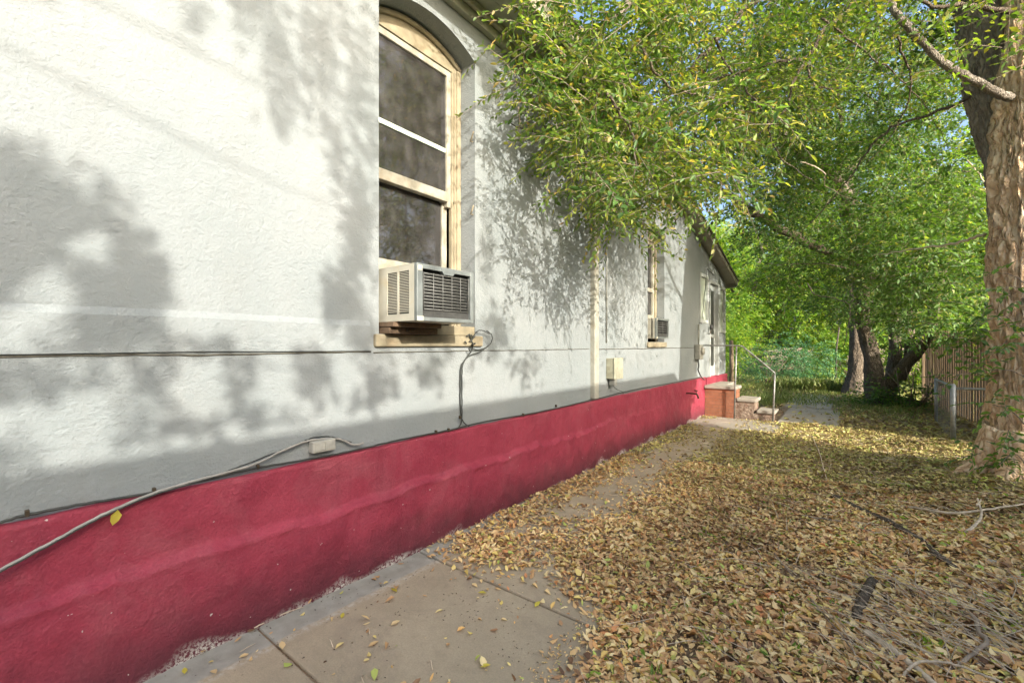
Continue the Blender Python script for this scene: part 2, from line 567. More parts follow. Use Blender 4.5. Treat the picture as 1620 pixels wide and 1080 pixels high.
def spray(orig, dirs, length, nl, LL, LW, droop=.12, detail=True):
    """leafy twigs: origins (S,3), directions (S,3). Returns leaf vertices and twig vertices"""
    S = len(orig)
    dirs = nrm(dirs)
    ln = length * rng.uniform(.6, 1.2, (S, 1, 1))
    t = ((np.arange(nl) + .6) / nl)[None, :, None]
    pos = orig[:, None] + dirs[:, None] * ln * t
    pos[..., 2] -= (droop * ln * t * t)[..., 0]
    up = nrm(np.array([0, 0, 1.0]) + rng.normal(0, .42, (S, nl, 3)) + rng.normal(0, .3, (S, 1, 3)))
    d = np.broadcast_to(dirs[:, None], (S, nl, 3))
    side = nrm(np.cross(up, d))
    sg = np.where(np.arange(nl) % 2 == 0, 1.0, -1.0)[None, :, None]
    ld = nrm(d * .75 + side * sg * .85 + rng.normal(0, .25, (S, nl, 3)) + np.array([0, 0, -.28]))
    k = S * nl
    L = LL * rng.uniform(.55, 1.15, k)
    Wd = LW * rng.uniform(.7, 1.15, k)
    f = leaf_verts if detail else diam_verts
    lv = f(pos.reshape(-1, 3), ld.reshape(-1, 3), up.reshape(-1, 3), L, Wd)
    # twigs: three-sided, two spans
    a = orig; b = orig + dirs * ln[:, 0] * .5; b[:, 2] -= droop * ln[:, 0, 0] * .25
    c = orig + dirs * ln[:, 0]; c[:, 2] -= droop * ln[:, 0, 0]
    s1 = nrm(np.cross(dirs, np.array([.1, .2, 1.0])))
    s2 = np.cross(dirs, s1)
    ring = []
    for p, r in ((a, .003), (b, .0022), (c, .0012)):
        for an in (0, 2.09, 4.19):
            ring.append(p + (s1 * math.cos(an) + s2 * math.sin(an)) * r)
    tv = np.stack(ring, 1)
    return lv, tv
TWIG_F = [(0, 1, 4, 3), (1, 2, 5, 4), (2, 0, 3, 5), (3, 4, 7, 6), (4, 5, 8, 7), (5, 3, 6, 8)]

def lobes(spec, clump_r=.35, per=6):
    """spec rows: centre, radii, number of clumps -> spray origins and directions"""
    O = []; Dd = []
    for c, r, n in spec:
        c = np.array(c, float); r = np.array(r, float)
        p = nrm(rng.normal(size=(n, 3))) * (rng.uniform(0, 1, (n, 1)) ** .4)
        cc = c + p * r
        for j in range(per):
            o = cc + rng.normal(0, clump_r * .55, cc.shape)
            dd = nrm(p * .5 + rng.normal(0, .75, cc.shape) * np.array([1, 1, .4]) + np.array([0, 0, -.1]))
            O.append(o); Dd.append(dd)
    return np.concatenate(O), np.concatenate(Dd)

def crown(root, spec, mat, LL, LW, nl=12, length=.42, clump_r=.35, per=6, detail=True, keep=None, twigs=True, name='crown', droop=.15):
    o, d = lobes(spec, clump_r, per)
    if keep is not None:
        k = keep(o)
        o, d = o[k], d[k]
    lv, tv = spray(o, d, length, nl, LL, LW, droop, detail)
    c = big_mesh(name, lv, LEAF_F if detail else DIAM_F, mat, root)
    if twigs:
        big_mesh('twigs', tv, TWIG_F, 'twig_wood', root)
    return c

def limb(root, pts, r0, r1, mat='bark_dark', name='branch', n=10, seg=8, jit=.012, seed=1, wob=.25, ridge=0.0, pw=1.0):
    p = curve_pts(pts, seg, jit, seed)
    return MB().tube(p, lerp_r(len(p), r0, r1, pw), n, wob, ridge=ridge, seed=seed).build(name, mat, root)

# ================================================================ GROUND
def gz(x, y):
    """height of the ground: flat by the house, a low bank at the right under the big tree"""
    s = max(0.0, min(1.0, (x - 2.3) / 1.6))
    s = s * s * (3 - 2 * s)
    e = max(0.0, min(1.0, (9.5 - y) / 3.5)) * max(0.0, min(1.0, (y + 2) / 3.0))
    bump = .02 * mnoise.noise(Vector((x * 1.3, y * 1.3, 0))) + .012 * mnoise.noise(Vector((x * 4, y * 4, 2)))
    k = max(0.0, min(1.0, (x - 1.2) / .8))
    return .17 * s * e + bump * k + .012 * k
vs = []; fs = []
xs = sorted(set([-200, -120, -70, -40, -20, -12, -8, -4, -1] + [round(-.4 + i * .16, 3) for i in range(50)] + [8.5, 10, 14, 20, 40, 70, 120, 200]))
ys = sorted(set([-200, -100, -50, -20, -8, -4] + [round(-1 + i * .16, 3) for i in range(125)] + [20, 24, 30, 40, 60, 100, 160, 240]))
for y in ys:
    for x in xs:
        z = gz(x, y) if (-.5 < x < 8 and -2 < y < 19) else 0.0
        if x < 1.2 or (x > 8 or y > 19): z = min(z, .0)
        vs.append((x, y, z - .012))
nx = len(xs)
for j in range(len(ys) - 1):
    for i in range(nx - 1):
        fs.append((j * nx + i, j * nx + i + 1, (j + 1) * nx + i + 1, (j + 1) * nx + i))
g = MB().add(vs, fs, True).build('ground', 'soil')
tag(g, kind='structure')

# concrete walk along the wall: cast slabs about a metre long
mb = MB()
rs = random.Random(3)
yj = [-3.05, -2.05, -1.05, -.05, .95, 1.97, 2.98, 4.0, 5.02, 6.0, 7.0, 8.0]
for i in range(len(yj) - 1):
    dz = rs.uniform(-.003, .003)
    mb.box(-.02, 1.70 + rs.uniform(-.02, .02), yj[i] + .005, yj[i + 1] - .006, -.10, .004 + dz, .009)
walk = mb.build('walkway', 'concrete_walk')
tag(walk, kind='structure')
mb = MB()
mb.box(.02, 1.42, 8.01, 9.14, -.1, .016, .008)
mb.box(1.25, 2.15, 9.3, 10.4, -.1, .02, .01)
mb.box(1.22, 2.12, 10.42, 11.6, -.1, .012, .01)
mb.box(1.05, 1.95, 11.62, 13.0, -.1, .02, .01)
mb.box(.9, 1.8, 13.02, 15.0, -.1, .012, .01)
tag(mb.build('path', 'concrete_path'), kind='structure')

# ================================================================ HOUSE
house = empty('house', (0, 4, 0), 'white stucco house with maroon painted foundation along the left side', 'house')
ZT = 4.04
def ztop(y):
    return ZT if y <= 6.6 else ZT - (y - 6.6) * .275
OPEN = [  # y0, y1, z0, z1, arch rise, reveal depth
    (1.70, 2.60, 1.47, 3.65, .13, .15),
    (6.28, 6.98, 1.44, 3.05, .10, .13),
    (8.97, 9.50, 1.86, 2.76, 0, .05),
    (9.64, 10.37, .60, 2.74, 0, .07),
    (10.47, 10.97, 1.70, 2.66, 0, .05)]
def arch(o, y):
    y0, y1, z0, z1, r, d = o
    if not r: return z1
    u = (y - (y0 + y1) / 2) / ((y1 - y0) / 2)
    return z1 + r * (1 - u * u)
cuts = {-4.0, 6.6, 11.07}
for o in OPEN:
    n = 14 if o[4] else 1
    for k in range(n + 1):
        cuts.add(round(o[0] + (o[1] - o[0]) * k / n, 5))
cuts = sorted(cuts)
mb = MB()
for ya, yb in zip(cuts[:-1], cuts[1:]):
    ym = (ya + yb) / 2
    o = next((o for o in OPEN if o[0] - 1e-4 < ym < o[1] + 1e-4), None)
    spans = [(.60, .60, ztop(ya), ztop(yb))]
    if o:
        spans = [(.60, .60, o[2], o[2]), (arch(o, ya), arch(o, yb), ztop(ya), ztop(yb))]
        if o[2] <= .601: spans = spans[1:]
        # soffit of the opening
        mb.add([(0, ya, arch(o, ya)), (0, yb, arch(o, yb)), (-o[5] - .1, yb, arch(o, yb)), (-o[5] - .1, ya, arch(o, ya))], [(0, 1, 2, 3)])
    for a0, b0, a1, b1 in spans:
        mb.add([(0, ya, a0), (0, yb, b0), (0, yb, b1), (0, ya, a1)], [(0, 1, 2, 3)])
for o in OPEN:
    d = -o[5] - .1
    for y, s in ((o[0], 1), (o[1], -1)):
        q = [(0, y, o[2]), (d, y, o[2]), (d, y, o[3]), (0, y, o[3])]
        mb.add(q, [(0, 1, 2, 3) if s > 0 else (3, 2, 1, 0)])
# back and side walls of the building
mb.add([(0, 11.07, 0), (-7, 11.07, 0), (-7, 11.07, 2.81), (0, 11.07, 2.81)], [(0, 1, 2, 3)])
mb.add([(0, -4, 0), (0, -4, ZT), (-7, -4, ZT), (-7, -4, 0)], [(0, 1, 2, 3)])
mb.add([(-7, -4, 0), (-7, -4, ZT), (-7, 6.6, ZT), (-7, 11.07, 2.81), (-7, 11.07, 0)], [(0, 1, 2, 3, 4)])
wall = mb.build('wall', 'stucco', house)

# belt course left of the window: chamfered top, sits 12 mm proud; its lower edge is the joint line
bp = [(0.0, 1.555), (.016, 1.520), (.015, 1.366), (0.0, 1.362)]
mb = MB()
yb = [(-4.0 + i * .19) for i in range(30)] + [1.63]
vs = []
for j, y in enumerate(yb):
    for (x, z) in bp:
        vs.append((x + (.002 * mnoise.noise(Vector((y * 3, z * 9, 0))) if x > 0 else -.002), y, z + .006 * mnoise.noise(Vector((y * 1.4, 0, z)))))
fs = []
for j in range(len(yb) - 1):
    for k in range(3):
        fs.append((j * 4 + k, j * 4 + k + 1, (j + 1) * 4 + k + 1, (j + 1) * 4 + k))
fs.append(tuple((len(yb) - 1) * 4 + k for k in range(4)))
mb.add(vs, fs)
mb.build('belt_course', 'stucco', house, True)
# joint lines cut in the render
def joint(y0, y1, z, r=.005, seed=0):
    n = int((y1 - y0) / .05) + 2
    pts = []
    for i in range(n):
        y = y0 + (y1 - y0) * i / (n - 1)
        pts.append((.0005, y, z + .006 * mnoise.noise(Vector((y * 1.7, seed, 0))) + .004 * mnoise.noise(Vector((y * 9, seed, 3)))))
    rr = [r * (.7 + .7 * abs(mnoise.noise(Vector((p[1] * 8, seed, 5))))) for p in pts]
    return MB().tube(pts, rr, 5).build('wall_joint', 'crack_dark', house)
joint(-4, 1.64, 1.354, .006, 1)
joint(1.66, 4.50, 1.350, .0055, 2)
joint(4.66, 8.57, 1.345, .0075, 3)
joint(4.0, 4.5, 2.36, .003, 4)

# foundation: hand-trowelled, a wavy proud layer below a ragged ridge
nyf, nzf = 900, 56
fy = np.linspace(-3, 9.3, nyf)
V = []
for y in fy:
    top = .755 + .008 * mnoise.noise(Vector((y * 1.6, 0, 0))) + .006 * mnoise.noise(Vector((y * 7, 1, 0)))
    rg = .452 + .016 * mnoise.noise(Vector((y * 11, 3, 0))) + .034 * mnoise.noise(Vector((y * 1.1, 4, 0))) + .022 * mnoise.noise(Vector((y * 4.3, 7, 0)))
    fade = max(0.15, min(1.0, (5.4 - y) / 1.5))
    for k in range(nzf):
        z = -.04 + (top + .04) * k / (nzf - 1)
        n_ = mnoise.noise(Vector((y * 2.0, z * 3.2, 0))) * .010 + mnoise.noise(Vector((y * 7, z * 9, 3))) * .006 + mnoise.noise(Vector((y * 22, z * 30, 8))) * .0022
        u = (rg - z) / .015
        st = 1 / (1 + math.exp(-max(-30, min(30, u * 2.2))))
        lip = math.exp(-((z - rg + .012) / .014) ** 2) * .013 * (.4 + abs(mnoise.noise(Vector((y * 6, 2, 2)))) * 2)
        x = .026 + (.040 * st + lip) * fade + n_ + .05 * max(0, (.2 - z)) * .6
        if k == nzf - 1: x = min(x, .022)
        V.append((x, y, z))
Fc = []
for j in range(nyf - 1):
    for k in range(nzf - 1):
        q = j * nzf + k
        Fc.append((q, q + nzf, q + nzf + 1, q + 1))
base = len(V)
for y, idx in zip(fy, range(nyf)):
    V.append((-.05, y, V[idx * nzf + nzf - 1][2] + .004))
for j in range(nyf - 1):
    Fc.append((j * nzf + nzf - 1, (j + 1) * nzf + nzf - 1, base + j + 1, base + j))
endc = [(nyf - 1) * nzf + k for k in range(nzf)] + [base + nyf - 1]
V.append((-.05, 9.3, -.04)); endc.append(len(V) - 1)
Fc.append(tuple(endc))
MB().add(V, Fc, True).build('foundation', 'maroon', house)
mb = MB().box(-.05, .035, 9.305, 11.09, -.04, .74, .008)
mb.build('foundation', 'maroon', house)

# downspout boxed in at the corner of the older part
MB().box(-.01, .06, 4.53, 4.635, .78, 4.0, .012).build('downspout', 'pipe_cream', house)
MB().tube([(.012, 4.92, 1.42), (.012, 4.92, 3.2)], .008, 6).build('conduit', 'box_grey', house)

# eave of the main roof
mb = MB()
mb.box(.002, .052, -4, 6.6, 3.93, 4.03, .004)                     # frieze
mb.box(-.01, .20, -4.3, 6.6, 4.044, 4.062)
mb.box(.206, .40, -4.3, 6.6, 4.040, 4.060)
mb.build('soffit', 'soffit_paint', house)
MB().box(.402, .43, -4.3, 6.65, 4.01, 4.20, .004).box(.06, .10, -4, 6.6, 3.99, 4.038, .01).build('fascia', 'trim_pale', house)
mb = MB()
mb.prism([(.48, 4.19), (.48, 4.215), (-3.5, 5.70), (-7.5, 4.2), (-7.5, 4.17), (-3.5, 5.66)], 'y', -4.3, 6.75)
mb.build('roof', 'roof_shingle', house, True)
# rear lean-to roof
sl = .275
mb = MB()
y0_, y1_ = 6.76, 11.30
z0_, z1_ = 4.04 - (y0_ - 6.6) * sl, 4.04 - (y1_ - 6.6) * sl
mb.prism([(y0_, z0_ + .10), (y1_, z1_ + .10), (y1_, z1_ + .135), (y0_, z0_ + .135)], 'x', -7.2, .24)
mb.build('roof', 'roof_shingle', house, True)
mb = MB()
mb.prism([(y0_, z0_ + .005), (y1_ - .02, z1_ + .01), (y1_ - .02, z1_ + .098), (y0_, z0_ + .098)], 'x', .185, .215)
mb.prism([(y1_ - .05, z1_ - .03), (y1_ - .02, z1_ - .03), (y1_ - .02, z1_ + .098), (y1_ - .05, z1_ + .098)], 'x', -7.1, .183)
mb.build('fascia', 'trim_pale', house, True)
mb = MB()
mb.prism([(y0_, z0_ + .06), (y1_ - .06, z1_ + .07), (y1_ - .06, z1_ + .095), (y0_, z0_ + .09)], 'x', -7.0, .183)
mb.build('soffit', 'soffit_paint', house, True)

# ---- tall arched window
def arch_plate(o, y0, y1, zb, x0, x1, off):
    """board whose top follows the arch"""
    n = 16
    poly = [(y0, zb)] + [(y1, zb)]
    top = [(y1 + (y0 - y1) * k / n, arch(o, y1 + (y0 - y1) * k / n) - off) for k in range(n + 1)]
    return MB().prism(poly + top, 'x', x0, x1)
o1 = OPEN[0]
win = MB()
win.box(-.235, -.165, 1.703, 1.765, 1.475, 3.66, .004).box(-.235, -.165, 2.535, 2.597, 1.475, 3.66, .004)   # jambs
win.box(-.20, -.150, 2.555, 2.596, 1.476, 3.62, .006)
win.box(-.20, -.150, 1.704, 1.745, 1.476, 3.62, .006)
win.box(-.205, -.172, 2.510, 2.534, 1.49, 3.60, .003)
win = win.build('window', 'trim_cream', house)
arch_plate(o1, 1.703, 2.597, 3.595, -.235, -.17, .003).build('arch_board', 'trim_cream', win, True)
n = 18
pts = [(-.158, 1.71 + .88 * k / n, arch(o1, 1.71 + .88 * k / n) - .028) for k in range(n + 1)]
MB().tube(pts, .019, 8).build('arch_moulding', 'trim_cream', win)
mb = MB()
mb.box(-.215, -.18, 2.465, 2.508, 2.50, 3.592, .003).box(-.215, -.18, 1.767, 1.81, 2.50, 3.592, .003)
mb.box(-.2145, -.1805, 1.811, 2.464, 3.545, 3.591, .003)
mb.box(-.218, -.165, 1.811, 2.464, 2.535, 2.612, .005)
mb.build('upper_sash', 'trim_pale', win)
mb = MB()
mb.box(-.252, -.219, 2.450, 2.500, 1.90, 2.60, .003).box(-.252, -.219, 1.775, 1.825, 1.90, 2.60, .003)
mb.box(-.2515, -.2195, 1.826, 2.449, 1.925, 2.005, .003)
mb.build('lower_sash', 'trim_pale', win)
MB().box(-.200, -.196, 1.811, 2.464, 2.613, 3.544).build('pane', 'pane', win)
MB().box(-.238, -.234, 1.826, 2.449, 2.006, 2.534).build('pane', 'pane', win)
MB().box(-.1945, -.186, 1.815, 2.46, 2.93, 2.965, .003).build('inner_rail', 'curtain', win)
MB().box(-.232, -.212, 1.82, 2.03, 3.27, 3.31, .004).build('inner_rail', 'curtain', win)
MB().box(-.232, -.220, 2.40, 2.418, 2.999, 3.35, .003).build('blind_cord', 'brass', win)
mb = MB()                                                         # room box behind, its unlit darkness put into the colour
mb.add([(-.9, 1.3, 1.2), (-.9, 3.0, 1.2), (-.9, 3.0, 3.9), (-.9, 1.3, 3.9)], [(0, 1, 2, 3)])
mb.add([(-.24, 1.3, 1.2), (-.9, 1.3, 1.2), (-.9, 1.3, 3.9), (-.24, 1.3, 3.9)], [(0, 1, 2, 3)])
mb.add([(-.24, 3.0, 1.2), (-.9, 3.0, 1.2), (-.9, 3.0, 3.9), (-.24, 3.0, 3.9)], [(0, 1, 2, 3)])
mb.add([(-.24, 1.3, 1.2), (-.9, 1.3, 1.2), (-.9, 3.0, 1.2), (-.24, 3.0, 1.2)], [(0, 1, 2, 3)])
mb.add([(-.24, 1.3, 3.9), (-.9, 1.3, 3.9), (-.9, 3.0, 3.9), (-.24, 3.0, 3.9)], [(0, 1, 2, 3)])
mb.build('room', 'dark_interior', win)
mb = MB()
mb.box(-.25, .026, 1.66, 2.67, 1.385, 1.468, .010)
mb.build('sill', 'sill_stone', win)
for z in (3.02, 2.44):                                             # shutter pins in the right reveal
    MB().tube([(-.02, 2.596, z), (-.02, 2.57, z - .005), (.035, 2.545, z + .05)], .006, 6).build('shutter_pin', 'trim_cream', win)

# ---- second window
o2 = OPEN[1]
w2 = MB()
w2.box(-.20, -.12, 6.283, 6.345, 1.443, 3.06, .004).box(-.20, -.12, 6.915, 6.977, 1.443, 3.06, .004).build('x', 'trim_cream')
bpy.data.objects.remove(bpy.data.objects['x'])
w2 = w2.build('window', 'trim_cream', house)
arch_plate(o2, 6.283, 6.977, 3.0, -.2, -.125, .003).build('arch_board', 'trim_cream', w2, True)
mb = MB().box(-.185, -.14, 6.346, 6.40, 1.80, 2.998, .003).box(-.185, -.14, 6.86, 6.914, 1.80, 2.998, .003)
mb.box(-.184, -.141, 6.401, 6.859, 2.22, 2.28, .003).box(-.184, -.141, 6.401, 6.859, 2.95, 2.997, .003).box(-.184, -.141, 6.401, 6.859, 1.80, 1.86, .003)
mb.build('sash', 'trim_pale', w2)
MB().box(-.170, -.166, 6.401, 6.859, 2.281, 2.949).build('pane', 'pane', w2)
MB().box(-.170, -.166, 6.401, 6.859, 1.861, 2.219).build('pane', 'pane', w2)
MB().box(-.4, -.38, 6.1, 7.2, 1.3, 3.3).box(-.4, -.2, 6.24, 6.28, 1.3, 3.3).box(-.4, -.2, 6.98, 7.02, 1.3, 3.3).build('room', 'dark_interior', w2)
MB().box(-.2, .03, 6.24, 7.02, 1.36, 1.438, .01).build('sill', 'sill_stone', w2)

# ---- boarded side windows and the door at the steps
def side_window(o, nm, mat):
    f = MB()
    y0, y1, z0, z1, r, d = o
    f.box(-.09, .018, y0 - .035, y0 + .03, z0 - .035, z1 + .035, .004).box(-.09, .018, y1 - .03, y1 + .035, z0 - .035, z1 + .035, .004)
    f.box(-.088, .016, y0 + .031, y1 - .031, z0 - .035, z0 + .03, .004).box(-.088, .016, y0 + .031, y1 - .031, z1 - .03, z1 + .035, .004)
    f = f.build(nm, 'door_white', house)
    MB().box(-.05, -.03, y0 + .031, y1 - .031, z0 + .031, z1 - .031).build('pane', mat, f)
    return f
side_window(OPEN[2], 'window', 'panel_green')
side_window(OPEN[4], 'window', 'panel_green')
d = OPEN[3]
door = MB()
door.box(-.12, .022, d[0] + .0, d[0] + .05, .61, 2.735, .004).box(-.12, .022, d[1] - .05, d[1], .61, 2.735, .004).box(-.118, .02, d[0] + .051, d[1] - .051, 2.68, 2.735, .004)
door = door.build('door', 'door_white', house)
mb = MB().box(-.075, -.045, d[0] + .052, d[0] + .14, .62, 2.675, .004).box(-.075, -.045, d[1] - .14, d[1] - .052, .62, 2.675, .004)
mb.box(-.074, -.046, d[0] + .141, d[1] - .141, .62, .95, .004).box(-.074, -.046, d[0] + .141, d[1] - .141, 2.55, 2.675, .004)
mb.box(-.074, -.046, d[0] + .141, d[1] - .141, 1.55, 1.62, .004)
mb.build('door_leaf', 'door_white', door)
MB().box(-.066, -.056, d[0] + .141, d[1] - .141, .951, 1.549).box(-.066, -.056, d[0] + .141, d[1] - .141, 1.621, 2.549).build('screen', 'screen_dark', door)
MB().tube([(-.05, 9.80, 1.55), (.0, 9.80, 1.55), (.0, 9.84, 1.55)], .012, 6).build('handle', 'brass', door)
MB().tube([(.01, 8.90, 1.82), (.05, 8.90, 1.80), (.05, 9.30, 2.90), (.03, 9.9, 2.86)], .006, 5).build('wall_wire', 'cable_black', house)

# ================================================================ STEPS AND HANDRAIL
steps = empty('entry_steps', (.6, 9.4, 0), 'small flight of concrete steps with brick sides below the far door', 'steps')
MB().box(.036, .57, 9.17, 9.62, 0, .545, .004).box(.036, .30, 9.622, 10.4, 0, .545, .004).build('brick_base', 'step_brick', steps)
MB().box(.034, .60, 9.14, 9.65, .546, .605, .012).box(.034, .33, 9.652, 10.42, .546, .604, .01).build('landing', 'concrete_step', steps)
MB().box(.572, .90, 9.17, 9.60, 0, .335, .006).build('rubble_side', 'rubble', steps)
MB().box(.603, .935, 9.145, 9.63, .336, .40, .014).build('tread', 'concrete_step', steps)
MB().box(.902, 1.19, 9.17, 9.60, 0, .145, .006).build('rubble_side', 'rubble', steps)
MB().box(.938, 1.235, 9.145, 9.63, .146, .205, .014).build('tread', 'concrete_step', steps)
rail = empty('handrail', (.6, 9.1, 0), 'bare steel pipe handrail running from the wall down beside the steps', 'handrail')
q = [(.02, 9.08, 1.385), (.30, 9.08, 1.385), (.66, 9.08, 1.38), (.72, 9.08, 1.37), (1.0, 9.08, 1.12), (1.20, 9.08, .93), (1.235, 9.08, .90), (1.24, 9.08, .87)]
MB().tube(q, .013, 10).build('rail', 'steel_rail', rail)
MB().tube([(.58, 9.09, 0), (.60, 9.085, .7), (.62, 9.08, 1.375)], .014, 8).build('post', 'steel_rail', rail)
MB().tube([(1.205, 9.09, 0), (1.225, 9.085, .45), (1.24, 9.08, .875)], .015, 8).build('post', 'steel_rail', rail)

# ================================================================ AIR CONDITIONERS
def ac_unit(name, y0, y1, z0, z1, xf, xb, label, full=True):
    r = empty(name, (xf / 2, (y0 + y1) / 2, z0), label, 'air conditioner')
    t = .006
    cs = MB()
    cs.box(xb, xf - .028, y0, y1, z1 - t, z1, .002).box(xb, xf - .028, y0, y1, z0, z0 + t, .002)
    cs.box(xb, xf - .028, y1 - t, y1, z0 + t + .001, z1 - t - .001)
    H = z1 - z0
    # left side sheet with louvre field
    ly = y0
    lx0, lx1 = .04, xf - .075
    mid = (lx0 + lx1) / 2
    cs.box(xb, lx0, ly, ly + t, z0 + t, z1 - t).box(lx1, xf - .028, ly, ly + t, z0 + t, z1 - t)
    cs.box(mid - .009, mid + .009, ly, ly + t, z0 + .045, z1 - .04)
    cs.box(lx0 + .0005, lx1 - .0005, ly, ly + t, z0 + t, z0 + .045).box(lx0 + .0005, lx1 - .0005, ly, ly + t, z1 - .04, z1 - t)
    c = cs.build('casing', 'ac_enamel', r)
    lv = MB()
    nl = 26 if full else 9
    for k in range(nl):
        z = z0 + .05 + (H - .095) * (k + .5) / nl
        lv.add([(lx0, ly + .001, z), (mid - .0095, ly + .001, z), (mid - .0095, ly + .008, z + .006), (lx0, ly + .008, z + .006)], [(0, 1, 2, 3)])
        lv.add([(mid + .0095, ly + .001, z), (lx1, ly + .001, z), (lx1, ly + .008, z + .006), (mid + .0095, ly + .008, z + .006)], [(0, 1, 2, 3)])
    lv.build('side_louvre', 'ac_enamel', r)
    MB().box(lx0 - .01, xf - .05, ly + .012, y1 - .02, z0 + .02, z1 - .02).build('core', 'ac_dark', r)
    # outer end frame
    fr = MB()
    b = .040
    fr.box(xf - .028, xf, y0, y0 + b * 1.15, z0, z1, .003).box(xf - .028, xf, y1 - b * .8, y1, z0, z1, .003)
    fr.box(xf - .027, xf - .001, y0 + b * 1.15 + .0005, y1 - b * .8 - .0005, z1 - b * .75, z1 - .0005, .002)
    fr.box(xf - .027, xf - .001, y0 + b * 1.15 + .0005, y1 - b * .8 - .0005, z0 + .0005, z0 + b * .6, .002)
    fr.build('end_frame', 'ac_steel', r)
    MB().box(xf - .001, xf + .003, y0 - .001, y0 + .05, z0 - .001, z0 + .028, .001).build('corner_bracket', 'ac_enamel', r)
    MB().box(xf - .001, xf + .003, y0 + .006, y0 + .04, z1 - .045, z1 - .012, .001).build('corner_bracket', 'ac_enamel', r)
    if full:
        yc = (y0 + y1) / 2
        MB().prism([(yc - .055, z1 - .004), (yc + .065, z1 - .004), (yc + .065, z1 - .030), (yc + .05, z1 - .048), (yc - .03, z1 - .048), (yc - .045, z1 - .030)], 'x', xf - .026, xf + .002).build('badge_plate', 'ac_steel', r, True)
    # condenser coil fins
    co = MB()
    yy0, yy1, zz0, zz1 = y0 + b * 1.15, y1 - b * .8, z0 + b * .6, z1 - b * .75
    nf = 44 if full else 14
    for k in range(nf):
        y = yy0 + (yy1 - yy0) * (k + .5) / nf
        co.box(xf - .042, xf - .03, y - .001, y + .001, zz0 + .04, zz1)
    co.build('fins', 'ac_dark', r)
    MB().box(xf - .03, xf - .02, yy0, yy1, zz0 + .0005, zz0 + .045).build('drip_panel', 'ac_dark', r)
    wr = MB()
    nv, nh = (6, 12) if full else (3, 6)
    for k in range(nv):
        y = yy0 + .012 + (yy1 - yy0 - .024) * k / (nv - 1)
        wr.tube([(xf - .006, y, zz0 + .05), (xf - .006, y, zz1 - .02)], .0022, 5)
    for k in range(nh):
        z = zz0 + .05 + (zz1 - zz0 - .075) * k / (nh - 1)
        wr.tube([(xf - .010, yy0 + .012, z), (xf - .010, yy1 - .012, z)], .0024, 5)
    wr.build('grille', 'ac_wire', r)
    return r
ac_unit('window_air_conditioner', 1.735, 2.232, 1.545, 1.893, .33, -.16, 'old cream and grey window air conditioner below the tall arched window')
ac_unit('window_air_conditioner', 6.36, 6.90, 1.49, 1.79, .10, -.15, 'small pale air conditioner set in the farther narrow window', False)
# props under the unit
pr = empty('support_boards', (.1, 2.0, 1.47), 'stacked brown weathered boards wedged under the near air conditioner', 'boards')
MB().box(-.14, .13, 1.715, 2.12, 1.5125, 1.543, .004).build('board', 'old_board', pr)
MB().box(-.12, .085, 1.72, 2.125, 1.470, 1.511, .004).build('board', 'old_board', pr)
MB().box(-.16, .012, 2.15, 2.585, 1.4695, 1.54, .006).build('block', 'trim_cream', pr)
for q_ in ((1.86, 1.492), (1.90, 1.497)):
    MB().tube([(.084, q_[0], q_[1]), (.102, q_[0], q_[1])], .009, 8).build('bolt', 'brass', pr)

# ================================================================ CABLES AND BOXES ON THE WALL
def cable(name, pts, r, mat, label, jit=.0015, seed=1, n=8, cat='cable'):
    p = curve_pts(pts, 8, jit, seed)
    o = MB().tube(p, r, n).build(name, mat)
    return tag(o, label, cat)
def wp(lst):
    return [W(px, py, x) for px, py, x in lst]
c1 = cable('cable', wp([(-130, 866, .036), (0, 826, .034), (40, 815, .03), (120, 799, .034), (240, 779, .034), (330, 758, .034), (400, 741, .034), (490, 726, .034), (560, 712, .036), (640, 694, .034), (712, 680, .034), (760, 668, .034), (860, 650, .034), (930, 634, .034), (1000, 617, .034), (1060, 606, .034), (1110, 596, .034)]), .0058, 'cable_black',
      'long black cable clipped along the top edge of the maroon foundation')
cable('cable', wp([(-160, 985, .075), (0, 901, .065), (80, 858, .058), (160, 815, .052), (240, 781, .048), (320, 757, .045), (400, 735, .04), (440, 716, .03), (475, 701, .022), (500, 695, .014), (535, 694, .014), (560, 703, .03), (575, 700, .03)]), .0062, 'cable_grey',
      'loose grey cable hanging over the maroon foundation at the left edge')
cable('cable', wp([(-160, 988, .088), (0, 904, .078), (80, 861, .070), (160, 818, .064), (240, 784, .058), (320, 760, .05), (360, 745, .04), (420, 722, .02), (465, 704, .014), (500, 691, .012), (530, 692, .012), (556, 699, .02)]), .0035, 'cable_black',
      'thin dark wire looping over the small white junction box')
cable('cable', wp([(775, 528, .05), (760, 522, .05), (750, 530, .03), (745, 545, .02), (752, 553, .02), (765, 551, .02), (777, 542, .03), (778, 530, .05), (770, 523, .06)]), .0035, 'cable_black', 'black wire loop curled beside the window sill corner')
cable('cable', wp([(742, 530, .04), (748, 545, .03), (745, 556, .02), (735, 570, .016), (729, 582, .014), (728, 620, .014), (729, 655, .014), (734, 668, .02), (742, 674, .03)]), .005, 'cable_black', 'black cable dropping from the sill corner to the foundation')
cable('cable', wp([(775, 545, .03), (760, 556, .02), (742, 563, .016), (733, 575, .014), (731, 590, .012), (731, 640, .012), (730, 668, .016), (722, 679, .03)]), .004, 'cable_black', 'thin wire running close beside the black drop cable')
# knot of splices at the sill corner
k = MB()
for i in range(7):
    p0 = W(744 + random.uniform(-6, 6), 538 + random.uniform(-12, 14), .045)
    p1 = p0 + Vector((random.uniform(-.01, .02), random.uniform(-.04, .04), random.uniform(-.04, .03)))
    p2 = p1 + Vector((random.uniform(-.01, .02), random.uniform(-.03, .03), random.uniform(-.03, .02)))
    k.tube([p0, p1, p2], [.005, .007, .004], 6)
tag(k.build('wire_splice', 'cable_black'), 'tangle of taped wire ends at the corner of the window sill', 'wiring')
